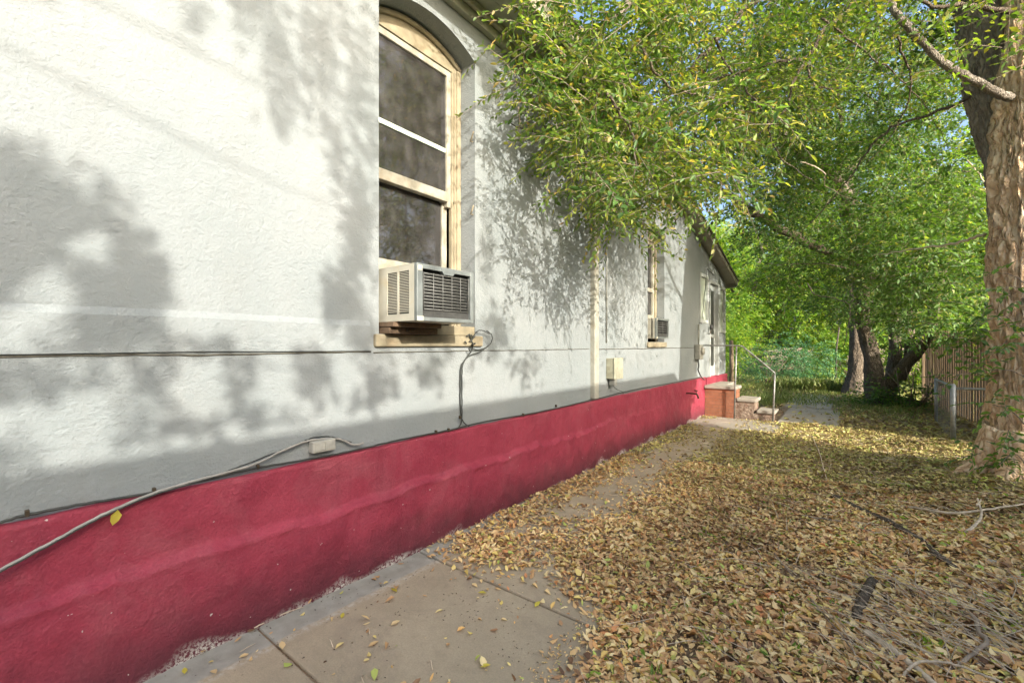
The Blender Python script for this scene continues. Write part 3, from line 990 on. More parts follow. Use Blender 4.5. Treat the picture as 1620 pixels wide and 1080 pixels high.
# clips
for i, (px, py) in enumerate([(43, 812), (244, 776), (408, 738), (690, 683), (710, 680), (828, 656), (880, 642), (728, 660)]):
    p = W(px, py, .036)
    o = MB().box(p.x - .012, p.x + .008, p.y - .006, p.y + .006, p.z - .011, p.z + .013, .002).build('cable_clip', 'brass')
    tag(o, ['cable clip nearest the left edge of the picture', 'cable clip where the grey cable crosses the black one', 'cable clip left of the white junction box', 'left of two close clips below the drop cable', 'right of two close clips below the drop cable', 'cable clip halfway between the drop cable and downspout', 'cable clip just before the boxed downspout', 'clip low on the vertical drop cable'][i], 'clip', 'cable clips along the foundation')
jb = empty('junction_box', W(510, 712, 0), 'small white junction box on the cable above the maroon paint', 'junction box')
a0 = W(487, 700, .055); a1 = W(532, 722, .055)
mb = MB().box(.005, .05, a0.y + .03, a1.y, .80, .862, .004)
mb.build('box', 'plastic_grey', jb)
ym = (a0.y + .03 + a1.y) / 2
MB().box(.0505, .054, a0.y + .045, ym - .004, .81, .853, .002).box(.0505, .054, ym + .004, a1.y - .01, .81, .853, .002).build('cover', 'plastic_grey', jb)

ub = empty('utility_box', (.05, 5.05, .95), 'cream weathered utility box on the wall beside the downspout', 'utility box')
MB().box(.0, .10, 4.93, 5.17, .985, 1.235, .006).build('housing', 'box_cream', ub)
MB().box(.1005, .112, 4.925, 5.175, .98, 1.24, .004).build('cover', 'box_cream', ub)
MB().box(.01, .09, 4.98, 5.06, .90, .984, .01).build('gland', 'box_grey', ub)
cable('cable', [(.05, 5.02, .92), (.06, 5.05, .87), (.04, 5.3, .80), (.034, 5.35, .775)], .004, 'cable_black', 'short wire sagging from the cream utility box', cat='cable')
mbx = empty('meter_box', (.06, 8.7, 1.1), 'grey electric meter box on the wall left of the far door', 'meter box')
MB().box(.0, .11, 8.58, 8.80, 1.12, 1.40, .02).build('housing', 'box_grey', mbx)
MB().tube([(.111, 8.69, 1.28), (.15, 8.69, 1.28)], [.07, .066], 18).build('meter_dial', 'plastic_grey', mbx)
MB().tube([(.05, 8.69, 1.40), (.05, 8.69, 1.78)], .015, 8).build('riser', 'box_grey', mbx)
cable('cable', [(.05, 8.66, 1.12), (.06, 8.67, 1.0), (.05, 8.66, .93), (.07, 8.72, .84), (.06, 8.86, .78), (.06, 9.05, .72)], .012, 'cable_black', 'thick dark cable drooping under the grey meter box')
lamp = empty('wall_lamp', (.0, 8.93, 1.78), 'small dark bracket lamp on the wall left of the far door', 'wall lamp')
MB().tube([(.0, 9.545, 1.62), (.04, 9.545, 1.62), (.06, 9.545, 1.70)], .010, 6).build('arm', 'brass', lamp)
MB().tube([(.06, 9.545, 1.70), (.065, 9.545, 1.74), (.07, 9.545, 1.80)], [.02, .035, .028], 10).build('shade', 'ac_dark', lamp)
fa = empty('tap', (.05, 8.1, .5), 'dark outdoor water tap sticking out of the maroon foundation', 'tap')
MB().tube([(.03, 8.0, .55), (.18, 8.0, .55), (.21, 8.0, .545), (.23, 8.0, .50), (.235, 8.0, .47)], [.013, .013, .017, .015, .017], 8).build('spout', 'brass', fa)
MB().tube([(.20, 8.0, .56), (.20, 8.0, .60)], .007, 6).tube([(.17, 8.0, .605), (.23, 8.0, .605)], .010, 6).build('handle', 'brass', fa)
# yellow leaf caught on the grey cable
p = W(180, 816, .07)
lv = leaf_verts(np.array([[p.x, p.y + .012, p.z + .022]]), np.array([[.02, -.25, -1.0]]), np.array([[1.0, .1, .1]]), np.array([.062]), np.array([.038]), .1, .1)
o = big_mesh('stuck_leaf', lv, LEAF_F, 'leaf_yellow')
tag(o, 'single yellow leaf caught on the loose grey cable', 'leaf')

# ================================================================ TREES
# big tree at the right edge
_p = P(1632, 760, 4.18)
T1 = empty('large_tree', (_p.x, _p.y, .1), 'huge tree with furrowed tan bark at the right edge of the yard', 'tree')
def fat_trunk(root, pts, rads, mat, name='trunk', seed=0, ridge=.045, n=160, seg=44):
    p = curve_pts(pts, seg, 0, 1)
    rr = []
    for i in range(len(p)):
        t = i / (len(p) - 1) * (len(rads) - 1)
        j = min(int(t), len(rads) - 2)
        rr.append(rads[j] + (rads[j + 1] - rads[j]) * (t - j))
    return MB().tube(p, rr, n, .14, ridge=ridge, seed=seed).build(name, mat, root)
fat_trunk(T1, [P(1638, 800, 4.18), P(1632, 720, 4.23), P(1629, 600, 4.28), P(1626, 430, 4.32), P(1634, 230, 4.37), P(1656, 20, 4.46), P(1696, -300, 4.61), P(1736, -700, 4.89)],
          [.41, .32, .265, .265, .27, .27, .26, .22], 'bark_tan', seed=3.3, ridge=.07)
fat_trunk(T1, [P(1640, 430, 4.44), P(1622, 350, 4.65), P(1606, 260, 4.84), P(1578, 120, 4.98), P(1564, 0, 5.08), P(1540, -300, 5.45), P(1510, -650, 5.83)],
          [.16, .22, .25, .27, .28, .25, .2], 'bark_grey', seed=9.1, n=110)
# roots flaring out
for i, (ax, ay) in enumerate([(-1, -.25), (-.55, -.9), (-.7, .6), (.3, -1)]):
    b = Vector(T1.location)
    d_ = Vector((ax, ay, 0)).normalized()
    limb(T1, [b + d_ * .2 + Vector((0, 0, .45)), b + d_ * .34 + Vector((0, 0, .14)), b + d_ * .48 + Vector((0, 0, .03)), b + d_ * .62 + Vector((0, 0, -.05))], .15, .03, 'bark_tan', 'root', 20, 8, .004, i, .3)
limb(T1, [P(1600, 155, 4.35), P(1567, 143, 4.3), P(1530, 122, 4.25), P(1490, 98, 4.2), P(1455, 62, 4.15), P(1425, 30, 4.1), P(1408, 0, 4.1), P(1398, -60, 4.1)], .042, .024, 'dead_bark', 'branch', 12, 8, .006, 4)
limb(T1, [P(1410, 5, 4.1), P(1385, 30, 4.3), P(1360, 60, 4.5), P(1350, 95, 4.6)], .010, .003, 'dead_wood', 'branch', 6, 6, .006, 5)
limb(T1, [P(1620, 22, 4.5), P(1570, 15, 4.5), P(1520, 8, 4.4), P(1480, 12, 4.4), P(1440, -10, 4.4)], .03, .012, 'bark_dark', 'branch', 8, 8, .006, 6)
limb(T1, [P(1556, -100, 5.6), P(1450, -160, 5.2), P(1300, -150, 4.8), P(1150, -90, 4.5), P(1020, -10, 4.3), P(930, 60, 4.1), P(860, 90, 3.9)], .13, .008, 'bark_grey', 'branch', 10, 10, .02, 7)
limb(T1, [P(1300, -150, 4.8), P(1230, -40, 4.7), P(1120, 80, 4.6), P(1030, 190, 4.5), P(960, 280, 4.4), P(930, 350, 4.3)], .05, .005, 'bark_dark', 'branch', 8, 10, .02, 8)
limb(T1, [P(1120, 80, 4.6), P(1100, 200, 4.8), P(1085, 300, 5.0), P(1060, 370, 5.0)], .02, .004, 'bark_dark', 'branch', 6, 8, .02, 9)
limb(T1, [P(1030, 190, 4.5), P(940, 200, 4.2), P(860, 210, 4.0), P(790, 190, 3.8)], .018, .003, 'bark_dark', 'branch', 6, 8, .015, 10)
limb(T1, [P(820, 170, 3.75), P(822, 200, 3.75), P(810, 222, 3.8), P(786, 225, 3.85), P(770, 215, 3.85)], .006, .003, 'twig_wood', 'branch', 6, 8, .003, 11)
limb(T1, [P(1620, 110, 4.7), P(1500, 170, 5.2), P(1400, 210, 5.6), P(1330, 300, 6.0), P(1240, 400, 6.2)], .022, .004, 'bark_dark', 'branch', 6, 8, .02, 12)
limb(T1, [P(1560, 370, 4.6), P(1510, 385, 4.9), P(1440, 395, 5.4), P(1380, 405, 5.8)], .018, .004, 'dead_wood', 'branch', 6, 8, .012, 13)

def near_keep(o):
    """keeps the sprays of the overhanging boughs out of the open air in front of the near wall"""
    x, y, z = o[:, 0], o[:, 1], o[:, 2]
    fw = (x - CX) * FW.x + y * FW.y
    rt = (x - CX) * RT.x + y * RT.y
    a = rt / np.maximum(fw, .1)
    up = (z - CZ) / np.maximum(fw, .1)
    wob = .035 * np.sin(x * 7 + z * 5) + .03 * np.sin(y * 9)
    lo = np.interp(a, [-.08, .0, .06, .13, .2, .3, .36, .42, .5, .7, 1.0, 1.3], [.70, .56, .50, .36, .28, .27, .30, .34, .32, .30, .10, .05])
    return (x > .12) & (fw > 2.2) & (a > .005 + wob) & (up > lo + wob)

near_spec = [
    (P(905, 110, 3.5), (.45, .45, .32), 20), (P(830, 90, 3.3), (.25, .3, .2), 12), (P(800, 195, 3.7), (.16, .22, .14), 8),
    (P(1000, 120, 3.9), (.6, .6, .5), 40), (P(1090, 50, 4.2), (.7, .7, .6), 46),
    (P(890, 225, 3.8), (.32, .4, .25), 16), (P(995, 260, 4.3), (.5, .55, .35), 28), (P(960, 345, 4.5), (.3, .4, .18), 13),
    (P(1080, 345, 4.8), (.4, .4, .25), 18), (P(1060, 395, 4.9), (.25, .3, .1), 8), (P(1110, 220, 4.7), (.6, .6, .5), 38), (P(1200, 120, 4.9), (.7, .8, .6), 40),
    (P(950, 20, 3.6), (.6, .6, .45), 34), (P(1020, -200, 4.2), (1.0, 1.0, .7), 40),
    (P(930, 230, 3.1), (.25, .28, .24), 8), (P(1000, 280, 3.3), (.3, .3, .25), 10), (P(1045, 330, 3.5), (.28, .3, .2), 9), (P(1150, 190, 3.0), (.35, .35, .3), 10), (P(1100, 300, 3.6), (.3, .35, .25), 9)]
crown(T1, near_spec, 'leaf_near', .062, .026, 15, .44, .36, 5, True, near_keep, droop=.30)
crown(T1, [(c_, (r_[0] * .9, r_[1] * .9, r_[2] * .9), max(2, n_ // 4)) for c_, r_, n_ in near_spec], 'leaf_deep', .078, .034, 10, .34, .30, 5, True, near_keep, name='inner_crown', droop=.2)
low_spec = [(P(1480, 300, 6.2), (.7, .8, .5), 20), (P(1420, 210, 6.4), (.7, .7, .4), 14), (P(1500, 420, 6.6), (.6, .7, .35), 18), (P(1460, 90, 6.0), (.7, .8, .5), 16), (P(1390, 380, 7.4), (.7, .7, .4), 22), (P(1515, 505, 7.6), (.6, .7, .22), 20), (P(1450, 500, 8.4), (.6, .6, .25), 14)]
crown(T1, low_spec, 'leaf_deep', .085, .048, 11, .42, .34, 5, True, None, name='lower_crown', droop=.16)
up_spec = [((3.0, 3.4, 4.5), (.9, .6, .45), 42), ((3.2, 4.6, 4.3), (.9, .8, .5), 24), ((3.4, 6.0, 4.2), (.9, .8, .6), 7), ((1.6, 6.8, 5.6), (1.8, 1.9, 1.0), 170), ((3.4, 8.6, 6.5), (2.4, 2.6, 1.2), 230), ((4.6, 6.0, 7.0), (2.5, 2.6, 1.3), 150),
           ((.8, 8.8, 5.2), (1.4, 1.6, .9), 90), ((2.8, 5.5, 6.5), (1.6, 1.2, .9), 80), ((5.6, 9.5, 5.2), (1.6, 2.2, 1.4), 26)]
crown(T1, up_spec, 'leaf_mid', .075, .036, 12, .5, .42, 6, False, near_keep, name='upper_crown')

# leafy sucker shoots growing by the big trunk
side = empty('sapling', tuple(P(1600, 760, 4.0).xyz * Vector((1, 1, 0))) if False else (3.0, 5.9, .1), 'leafy green young tree shoots in front of the big tan trunk', 'sapling')
for i, pts in enumerate([[P(1640, 560, 3.6), P(1590, 500, 3.7), P(1540, 520, 3.8), P(1500, 530, 3.9)], [P(1660, 480, 3.5), P(1610, 440, 3.6), P(1570, 430, 3.8)], [P(1640, 690, 3.7), P(1600, 650, 3.7), P(1570, 640, 3.8)],
                         [P(1650, 780, 3.6), P(1610, 720, 3.7), P(1580, 735, 3.7)], [P(1680, 640, 3.5), P(1610, 590, 3.6), P(1560, 585, 3.7), P(1510, 595, 3.8)]]):
    limb(side, pts, .006, .002, 'twig_wood', 'stem', 5, 6, .006, 20 + i)
sp = [(P(1545, 520, 3.8), (.14, .2, .05), 5), (P(1600, 450, 3.7), (.10, .14, .10), 4), (P(1600, 645, 3.7), (.10, .12, .08), 3), (P(1600, 720, 3.7), (.12, .12, .08), 5), (P(1555, 590, 3.75), (.12, .16, .04), 3), (P(1620, 540, 3.6), (.1, .1, .1), 3)]
crown(side, sp, 'leaf_deep', .062, .034, 9, .26, .12, 3, True, None, name='foliage', droop=.1)

# many-stemmed tree beside the path
b2 = P(1392, 642, 10.1)
T2 = empty('multi_stem_tree', (b2.x, b2.y, 0), 'dark many-stemmed tree leaning over the path before the board fence', 'tree')
fat_trunk(T2, [P(1388, 652, 10.1), P(1384, 620, 10.2), P(1380, 570, 10.3), P(1366, 510, 10.5), P(1362, 440, 10.6), P(1350, 340, 10.8)], [.29, .20, .155, .145, .14, .12], 'bark_dark', seed=1.2, n=48, seg=10, ridge=.03)
fat_trunk(T2, [P(1392, 645, 10.2), P(1405, 612, 10.2), P(1432, 578, 10.1), P(1460, 540, 10.0), P(1480, 480, 9.9), P(1495, 380, 9.9)], [.18, .14, .12, .115, .11, .09], 'bark_dark', seed=2.2, n=40, seg=10, ridge=.03)
fat_trunk(T2, [P(1400, 640, 10.5), P(1412, 590, 10.6), P(1416, 530, 10.7), P(1410, 440, 10.9), P(1405, 320, 11)], [.16, .13, .12, .11, .09], 'bark_dark', seed=4.2, n=40, seg=10, ridge=.03)
fat_trunk(T2, [P(1425, 600, 10.6), P(1438, 560, 10.6), P(1440, 500, 10.7), P(1450, 400, 10.9)], [.10, .095, .09, .08], 'bark_dark', seed=5.2, n=30, seg=10, ridge=.02)
limb(T2, [P(1362, 440, 10.6), P(1345, 350, 10.0), P(1325, 290, 9.3), P(1262, 238, 8.6), P(1191, 175, 8.0), P(1120, 90, 7.4)], .17, .06, 'bark_grey', 'branch', 14, 10, .02, 30, .3)
limb(T2, [P(1380, 440, 10.4), P(1300, 395, 9.2), P(1230, 360, 8.4), P(1170, 322, 7.8), P(1090, 265, 7.2), P(1020, 225, 6.6)], .11, .03, 'bark_dark', 'branch', 10, 10, .02, 31)
limb(T2, [P(1325, 290, 9.3), P(1330, 180, 9.0), P(1300, 60, 8.8)], .06, .03, 'bark_dark', 'branch', 8, 8, .02, 32)
limb(T1, [P(1380, -60, 4.9), P(1340, 20, 4.6), P(1305, 45, 4.5), P(1278, 90, 4.4), P(1230, 98, 4.3), P(1180, 112, 4.25), P(1120, 128, 4.2)], .026, .008, 'bark_dark', 'branch', 8, 8, .01, 33)
limb(T1, [P(1278, 90, 4.4), P(1280, 118, 4.4), P(1290, 136, 4.4), P(1318, 142, 4.45)], .016, .006, 'bark_dark', 'branch', 8, 8, .01, 34)
limb(T1, [P(1275, 92, 4.4), P(1255, 130, 4.3), P(1245, 170, 4.3), P(1215, 200, 4.2), P(1170, 235, 4.1)], .012, .004, 'bark_dark', 'branch', 8, 8, .01, 35)
rb = random.Random(8)
for i_, pts_ in enumerate([[P(1130, 60, 3.7), P(1160, 120, 3.8), P(1205, 170, 3.9), P(1230, 240, 4.1), P(1290, 290, 4.4)],
                           [P(1010, 60, 3.3), P(1050, 130, 3.4), P(1110, 150, 3.5), P(1150, 160, 3.6)],
                           [P(960, 150, 3.2), P(1000, 215, 3.3), P(1005, 270, 3.3), P(990, 330, 3.4)],
                           [P(1300, 30, 4.6), P(1380, 90, 4.8), P(1450, 150, 5.0), P(1500, 230, 5.3)],
                           [P(1420, 60, 4.4), P(1440, 130, 4.6), P(1420, 200, 4.9), P(1370, 260, 5.2)]]):
    limb(T1, pts_, .012, .003, 'bark_dark', 'branch', 6, 8, .012, 130 + i_)
for i in range(16):                                               # bare grey twigs hanging in the crown
    px, py, dd = rb.uniform(1200, 1540), rb.uniform(90, 460), rb.uniform(5.5, 8.5)
    p0 = P(px, py, dd)
    d_ = Vector((rb.uniform(-1, 1), rb.uniform(-1, 1), rb.uniform(-1, .2))).normalized()
    limb(T2, [p0, p0 + d_ * .35, p0 + d_ * .7 + Vector((rb.uniform(-.2, .2), rb.uniform(-.2, .2), rb.uniform(-.2, .2))), p0 + d_ * 1.15 + Vector((0, 0, -.15))], .009, .003, 'dead_wood' if i % 2 else 'bark_dark', 'dead_twig', 5, 6, .012, 40 + i)
def t2_keep(o):
    x, y, z = o[:, 0], o[:, 1], o[:, 2]
    fw = (x - CX) * FW.x + y * FW.y
    rt = (x - CX) * RT.x + y * RT.y
    a = rt / np.maximum(fw, .1)
    up = (z - CZ) / np.maximum(fw, .1)
    lo = np.interp(a, [.3, .46, .5, .55, .7, .76, .9, 1.0, 1.1, 1.25], [.22, .20, .12, .085, .055, .01, .02, .045, .0, -.02]) + .02 * np.sin(x * 5 + y * 3)
    return (up > lo) & (x > .7)
t2_spec = [(P(1330, 330, 9.0), (1.7, 1.5, 1.1), 150), (P(1440, 360, 8.8), (1.5, 1.4, 1.0), 130), (P(1250, 250, 9.5), (1.5, 1.5, 1.0), 120),
           (P(1480, 230, 9.3), (1.6, 1.6, 1.3), 120), (P(1370, 150, 9.8), (2.0, 1.8, 1.5), 160), (P(1230, 120, 9.8), (1.7, 1.6, 1.4), 100),
           (P(1180, 330, 10.5), (1.1, 1.6, 1.0), 95), (P(1215, 300, 7.6), (.9, 1.0, .7), 60), (P(1230, 420, 9.0), (.9, 1.2, .5), 55), (P(1160, 200, 8.0), (1.2, 1.2, .9), 80), (P(1390, 430, 8.2), (1.0, .9, .4), 50), (P(1440, 480, 9.6), (1.1, 1.0, .45), 60), (P(1520, 440, 7.4), (.7, .8, .45), 46), (P(1330, 470, 10.5), (.8, .8, .4), 34), (P(1400, 0, 10.5), (2.5, 2.0, 1.6), 120)]
crown(T2, [(c_, r_, int(n_ * .62)) for c_, r_, n_ in t2_spec], 'leaf_deep', .080, .045, 12, .42, .30, 9, False, t2_keep)
# tree right behind the multi stem one
t3b = P(1352, 624, 12.2)
T3 = empty('tree', (t3b.x, t3b.y, 0), 'straight rough trunk rising just behind the many-stemmed tree', 'tree')
fat_trunk(T3, [P(1350, 632, 12.2), P(1354, 600, 12.3), P(1356, 540, 12.4), P(1348, 420, 12.6), P(1340, 250, 13)], [.30, .21, .17, .16, .13], 'bark_dark', seed=7.7, n=40, seg=8, ridge=.04)
crown(T3, [(P(1300, 200, 14.5), (2.6, 2.4, 2.0), 90), (P(1450, 250, 15), (2.6, 2.6, 2.4), 70), (P(1200, 250, 15), (1.8, 2.0, 1.8), 70)], 'leaf_mid', .13, .07, 10, .6, .5, 5, False, lambda o: (o[:, 2] > 2.6) & (o[:, 0] > .6), twigs=False)

# trees of the yard behind
back = [  # x, y, trunk height, crown radii, label, material
    (-1.5, 24, 4.0, (3.4, 3.2, 3.2), 'bright green tree standing beyond the end of the path at the left', 'leaf_far'),
    (2.6, 27, 4.6, (3.6, 3.2, 3.6), 'tall green tree at the far end of the path', 'leaf_far'),
    (6.6, 24, 4.6, (3.4, 3.2, 3.4), 'leafy green tree behind the multi-stemmed tree', 'leaf_mid'),
    (11.5, 22, 4.6, (4.0, 3.6, 3.8), 'broad green tree beyond the wooden fence', 'leaf_mid'),
    (-6, 30, 5.5, (4.4, 4, 4.4), 'distant tree rising over the back of the lean-to', 'leaf_far'),
    (5, 38, 7, (7, 5, 6), 'farthest tall tree closing the view beyond the yard', 'leaf_far'),
    (-5, 42, 7, (7, 5, 6), 'farthest tree beyond the yard at the left', 'leaf_far')]
for i, (x, y, h, r, lb, mt) in enumerate(back):
    t = empty('tree', (x, y, 0), lb, 'tree', 'trees of the back yards')
    p = [Vector((x, y, -.1)), Vector((x + .2, y, h * .5)), Vector((x - .1, y + .2, h)), Vector((x + .3, y, h + r[2] * .7))]
    limb(t, p, .28, .09, 'bark_grey', 'trunk', 14, 8, .02, 60 + i, .3)
    limb(t, [p[1], p[1] + Vector((1.0, .2, 1.2)), p[1] + Vector((1.9, .3, 3.0))], .12, .04, 'bark_dark', 'branch', 8, 8, .03, 70 + i)
    limb(t, [p[1], p[1] + Vector((-.9, .1, 1.4)), p[1] + Vector((-1.6, -.3, 3.2))], .11, .04, 'bark_dark', 'branch', 8, 8, .03, 80 + i)
    big = i >= 5
    spec = []
    q = random.Random(90 + i)
    for k_ in range(9):
        an = k_ * 2.4
        rr_ = .62 * math.sqrt((k_ + .5) / 9) * 1.3
        spec.append(((x + math.cos(an) * r[0] * rr_, y + math.sin(an) * r[1] * rr_, h + q.uniform(-.55, .75) * r[2]), (r[0] * .42, r[1] * .42, r[2] * .36), (18 if x > 6 else 24) if not big else 30))
    s_ = 2.0 if big else 1.25
    crown(t, spec, mt, .14 * s_, .085 * s_, 12, .6 * s_, .42 * s_, 8, False, None, twigs=False)

# shade trees in the next yard, out of the picture: they throw the mottled shade on the wall
def wall_to(x, y, z):
    """the point at distance x from the wall that shades wall point (y, z)"""
    return np.array([x, y + SUN.y / SUN.x * x, z + SUN.z / SUN.x * x])
ST = empty('shade_tree', (9.6, -7.0, 0), 'big tree in the next yard whose crown dapples the white wall', 'tree')
limb(ST, [(9.6, -7.0, -.1), (9.5, -6.9, 2.5), (9.3, -6.8, 4.6), (9.0, -6.6, 6.4)], .25, .08, 'bark_grey', 'trunk', 14, 8, .02, 95)
sh = [  # wall y, z, half sizes, leaves, distance range
    (0.12, 1.86, 0.22, 0.2, 1000, 5.4, 6.3), (0.36, 1.78, 0.13, 0.17, 412, 5.4, 6.3), (0.44, 1.56, 0.1, 0.13, 287, 5.4, 6.3), (0, 1.55, 0.14, 0.14, 375, 5.4, 6.3), (0.55, 1.72, 0.05, 0.1, 62, 5.4, 6.3),
    (-0.4, 1.9, 0.4, 0.4, 875, 5.4, 6.3), (-0.3, 3.2, 0.3, 0.3, 200, 5.4, 6.3), (-0.1, 3, 0.12, 0.1, 125, 5.4, 6.3), (0.15, 2.75, 0.06, 0.06, 22, 5.4, 6.3),
    (0.95, 3.25, 0.12, 0.38, 185, 5.4, 6.4), (1.08, 2.85, 0.09, 0.3, 113, 5.4, 6.4), (1.32, 3.1, 0.12, 0.42, 234, 5.4, 6.4), (1.58, 2.95, 0.12, 0.55, 234, 5.4, 6.4), (0.8, 3.5, 0.2, 0.14, 85, 5.4, 6.4), (0.72, 2.9, 0.05, 0.12, 20, 5.4, 6.4),
    (1.55, 2.05, 0.09, 0.4, 241, 5.4, 6.4), (1.43, 1.66, 0.09, 0.16, 195, 5.4, 6.4), (1.6, 1.42, 0.13, 0.12, 69, 6, 7), (1.42, 2.5, 0.06, 0.12, 35, 5.4, 6.4), (1.1, 2.6, 0.05, 0.05, 13, 5.4, 6.4),
    (0.15, 1.26, 0.2, 0.1, 142, 6, 7), (0.55, 1.25, 0.1, 0.14, 69, 6, 7), (0.9, 1.2, 0.1, 0.14, 69, 6, 7), (1.25, 1.22, 0.12, 0.12, 110, 6, 7), (1.65, 1.15, 0.2, 0.13, 137, 6, 7), (0.6, 1.02, 0.7, 0.05, 142, 6, 7), (0.75, 1.4, 0.3, 0.05, 43, 6, 7), (0.35, 1.42, 0.12, 0.06, 48, 6, 7),
    (2, 2.45, 0.3, 0.6, 379, 5.4, 6.4), (2.1, 3.3, 0.3, 0.4, 252, 5.4, 6.4), (2.2, 1.2, 0.3, 0.13, 110, 6, 7), (2.85, 1.5, 0.2, 0.2, 195, 6, 8), (2.75, 2.2, 0.08, 0.3, 80, 6, 8), (3.3, 1.2, 0.25, 0.14, 93, 6, 7), (2.75, 3.6, 0.1, 0.25, 103, 5.5, 7),
    (5.2, 1.9, 0.4, 0.7, 252, 4, 6), (5.6, 3.2, 0.7, 0.6, 252, 4.5, 7), (6.3, 1.7, 0.5, 0.6, 151, 5, 7), (7.2, 2.4, 0.5, 0.6, 151, 5, 7)]
HOLES = [(.347, 1.79, .055), (.25, 1.62, .06), (.17, 1.47, .05), (.31, 1.10, .10), (.735, 1.18, .085), (1.075, 1.17, .08), (1.50, 1.20, .075), (.02, 1.12, .08), (2.35, 1.17, .08), (1.9, 1.15, .06)]
pp = []; nn_ = []
for y, z, sy, sz, n, xa, xb in sh:
    X = rng.uniform(xa, xb, n)
    yy = y + np.clip(rng.normal(0, .55, n), -1.25, 1.25) * sy
    z_ = z + np.clip(rng.normal(0, .55, n), -1.25, 1.25) * sz
    kh = np.ones(n, bool)
    for hy_, hz_, hr_ in HOLES:
        kh &= (yy - hy_) ** 2 + (z_ - hz_) ** 2 > (hr_ + .04) ** 2
    X, yy, z_ = X[kh], yy[kh], z_[kh]
    pp.append(np.stack([X, yy + SUN.y / SUN.x * X, z_ + SUN.z / SUN.x * X], 1))
pp = np.concatenate(pp)
lv = leaf_verts(pp, rng.normal(size=pp.shape), nrm(rng.normal(size=pp.shape)), rng.uniform(.06, .10, len(pp)), rng.uniform(.035, .055, len(pp)))
big_mesh('crown', lv, LEAF_F, 'leaf_mid', ST)
for i, (y, z, X) in enumerate([(.1, 1.8, 5.8), (.35, 1.6, 5.8), (1.3, 3.2, 6), (1.5, 2.2, 6), (1.2, 1.25, 6.5), (2.0, 2.6, 6)]):
    e = Vector(wall_to(X, y, z))
    m_ = (Vector((9.0, -6.6, 6.4)) + e) / 2 + Vector((.2, -.8, .5))
    limb(ST, [(9.0, -6.6, 6.4), m_, e], .022, .004, 'bark_dark', 'branch', 6, 8, .03, 100 + i)

# ================================================================ NEXT YARD'S OUTBUILDING (its shadow lies over yard and foundation)
nb = empty('outbuilding', (7.6, -3, 0), 'plain neighbouring outbuilding whose shadow covers the yard', 'building')
EX, EZ, YE = 6.5, .93 + .4545 * 6.5, 4.85
MB().box(EX + .3, 8.6, -13, YE - .15, 0, EZ - .09).build('wall', 'neighbour_siding', nb)
MB().prism([(EX, EZ - .08), (EX, EZ), (7.6, EZ + .22), (8.9, EZ), (8.9, EZ - .08), (7.6, EZ + .14)], 'y', -13.3, YE).build('roof', 'roof_shingle', nb, True)

# ================================================================ FENCES, POSTS
pf = empty('plank_fence', (3.9, 11, 0), 'brown upright board fence behind the big tree', 'fence')
def fx(y): return 4.25 - (y - 9) * .115
mb = MB(); r_ = random.Random(2)
y = 8.2
while y < 14.2:
    h_ = 1.66 + r_.uniform(-.02, .02) + .03 * math.sin(y)
    t_ = r_.uniform(-.004, .004)
    mb.box(fx(y) - .01 + t_, fx(y) + .01 + t_, y + .003, y + .128, .02, h_, .002)
    y += .134
mb.build('boards', 'plank', pf)
MB().box(fx(11) + .18, fx(11) + .22, 8.2, 9, .4, .5).build('rail', 'plank', pf)
for y in (14.25,):
    MB().box(fx(y) - .05, fx(y) + .05, y, y + .10, 0, 1.80, .004).build('post', 'fence_plank' if False else 'plank', pf)
# chain link gate
gt = empty('chain_link_gate', tuple(G(1508, 700, 0)), 'low grey chain-link gate standing open before the board fence', 'gate')
g0, g1 = G(1481, 668, .03), G(1508, 700, .03)
g2 = g1 + Vector((.75, -.10, 0))
def fpost(p, h, r): MB().tube([p, p + Vector((0, 0, h))], r, 10).build('post', 'galv', gt)
fpost(g0, .78, .022); fpost(g1, .82, .03); fpost(g2, .82, .022)
for pa, pb in ((g0, g1), (g1, g2)):
    MB().tube([pa + Vector((0, 0, .76)), pb + Vector((0, 0, .78))], .018, 8).build('top_rail', 'galv', gt)
    L_ = (pb - pa).length; u_ = (pb - pa).normalized(); H_ = .74
    mb = MB(); st_ = .12
    k_ = -H_
    while k_ < L_:
        for sgn in (1, -1):
            s0, s1 = (k_, k_ + H_)
            z0, z1 = (0, H_) if sgn > 0 else (H_, 0)
            ca, cb = max(0, s0), min(L_, s1)
            if cb - ca > .02:
                za = z0 + (z1 - z0) * (ca - s0) / H_; zb = z0 + (z1 - z0) * (cb - s0) / H_
                mb.tube([pa + u_ * ca + Vector((0, 0, za + .01)), pa + u_ * cb + Vector((0, 0, zb + .01))], .0009, 4, cap=False)
        k_ += st_
    mb.build('wire_mesh', 'galv', gt)
wpst = P(1157, 604, 11.9)
o = MB().tube([(wpst.x, wpst.y, -.1), (wpst.x + .01, wpst.y, .8), (wpst.x, wpst.y, 1.52)], [.06, .055, .052], 10, .15).build('wooden_post', 'plank')
tag(o, 'short round wooden post past the far corner of the house', 'post')
p = P(1322, 600, 15.5)
o = MB().tube([(p.x, p.y, 0), (p.x + .02, p.y, 1.25), (p.x + .1, p.y, 2.0)], [.035, .03, .02], 8, .2).build('thin_stake', 'dark_wood')
tag(o, 'thin dark stake standing among the weeds left of the trunks', 'stake')
# old boards and stones at the foot of the multi-stem tree
p = P(1445, 636, 10.0)
o = MB().box(-.35, .35, -.05, .05, 0, .12, .01).build('timber', 'plank')
o.location = (p.x, p.y, .05); o.rotation_euler = (0, .25, .5)
tag(o, 'old grey timber lying at the foot of the many-stemmed tree', 'timber')

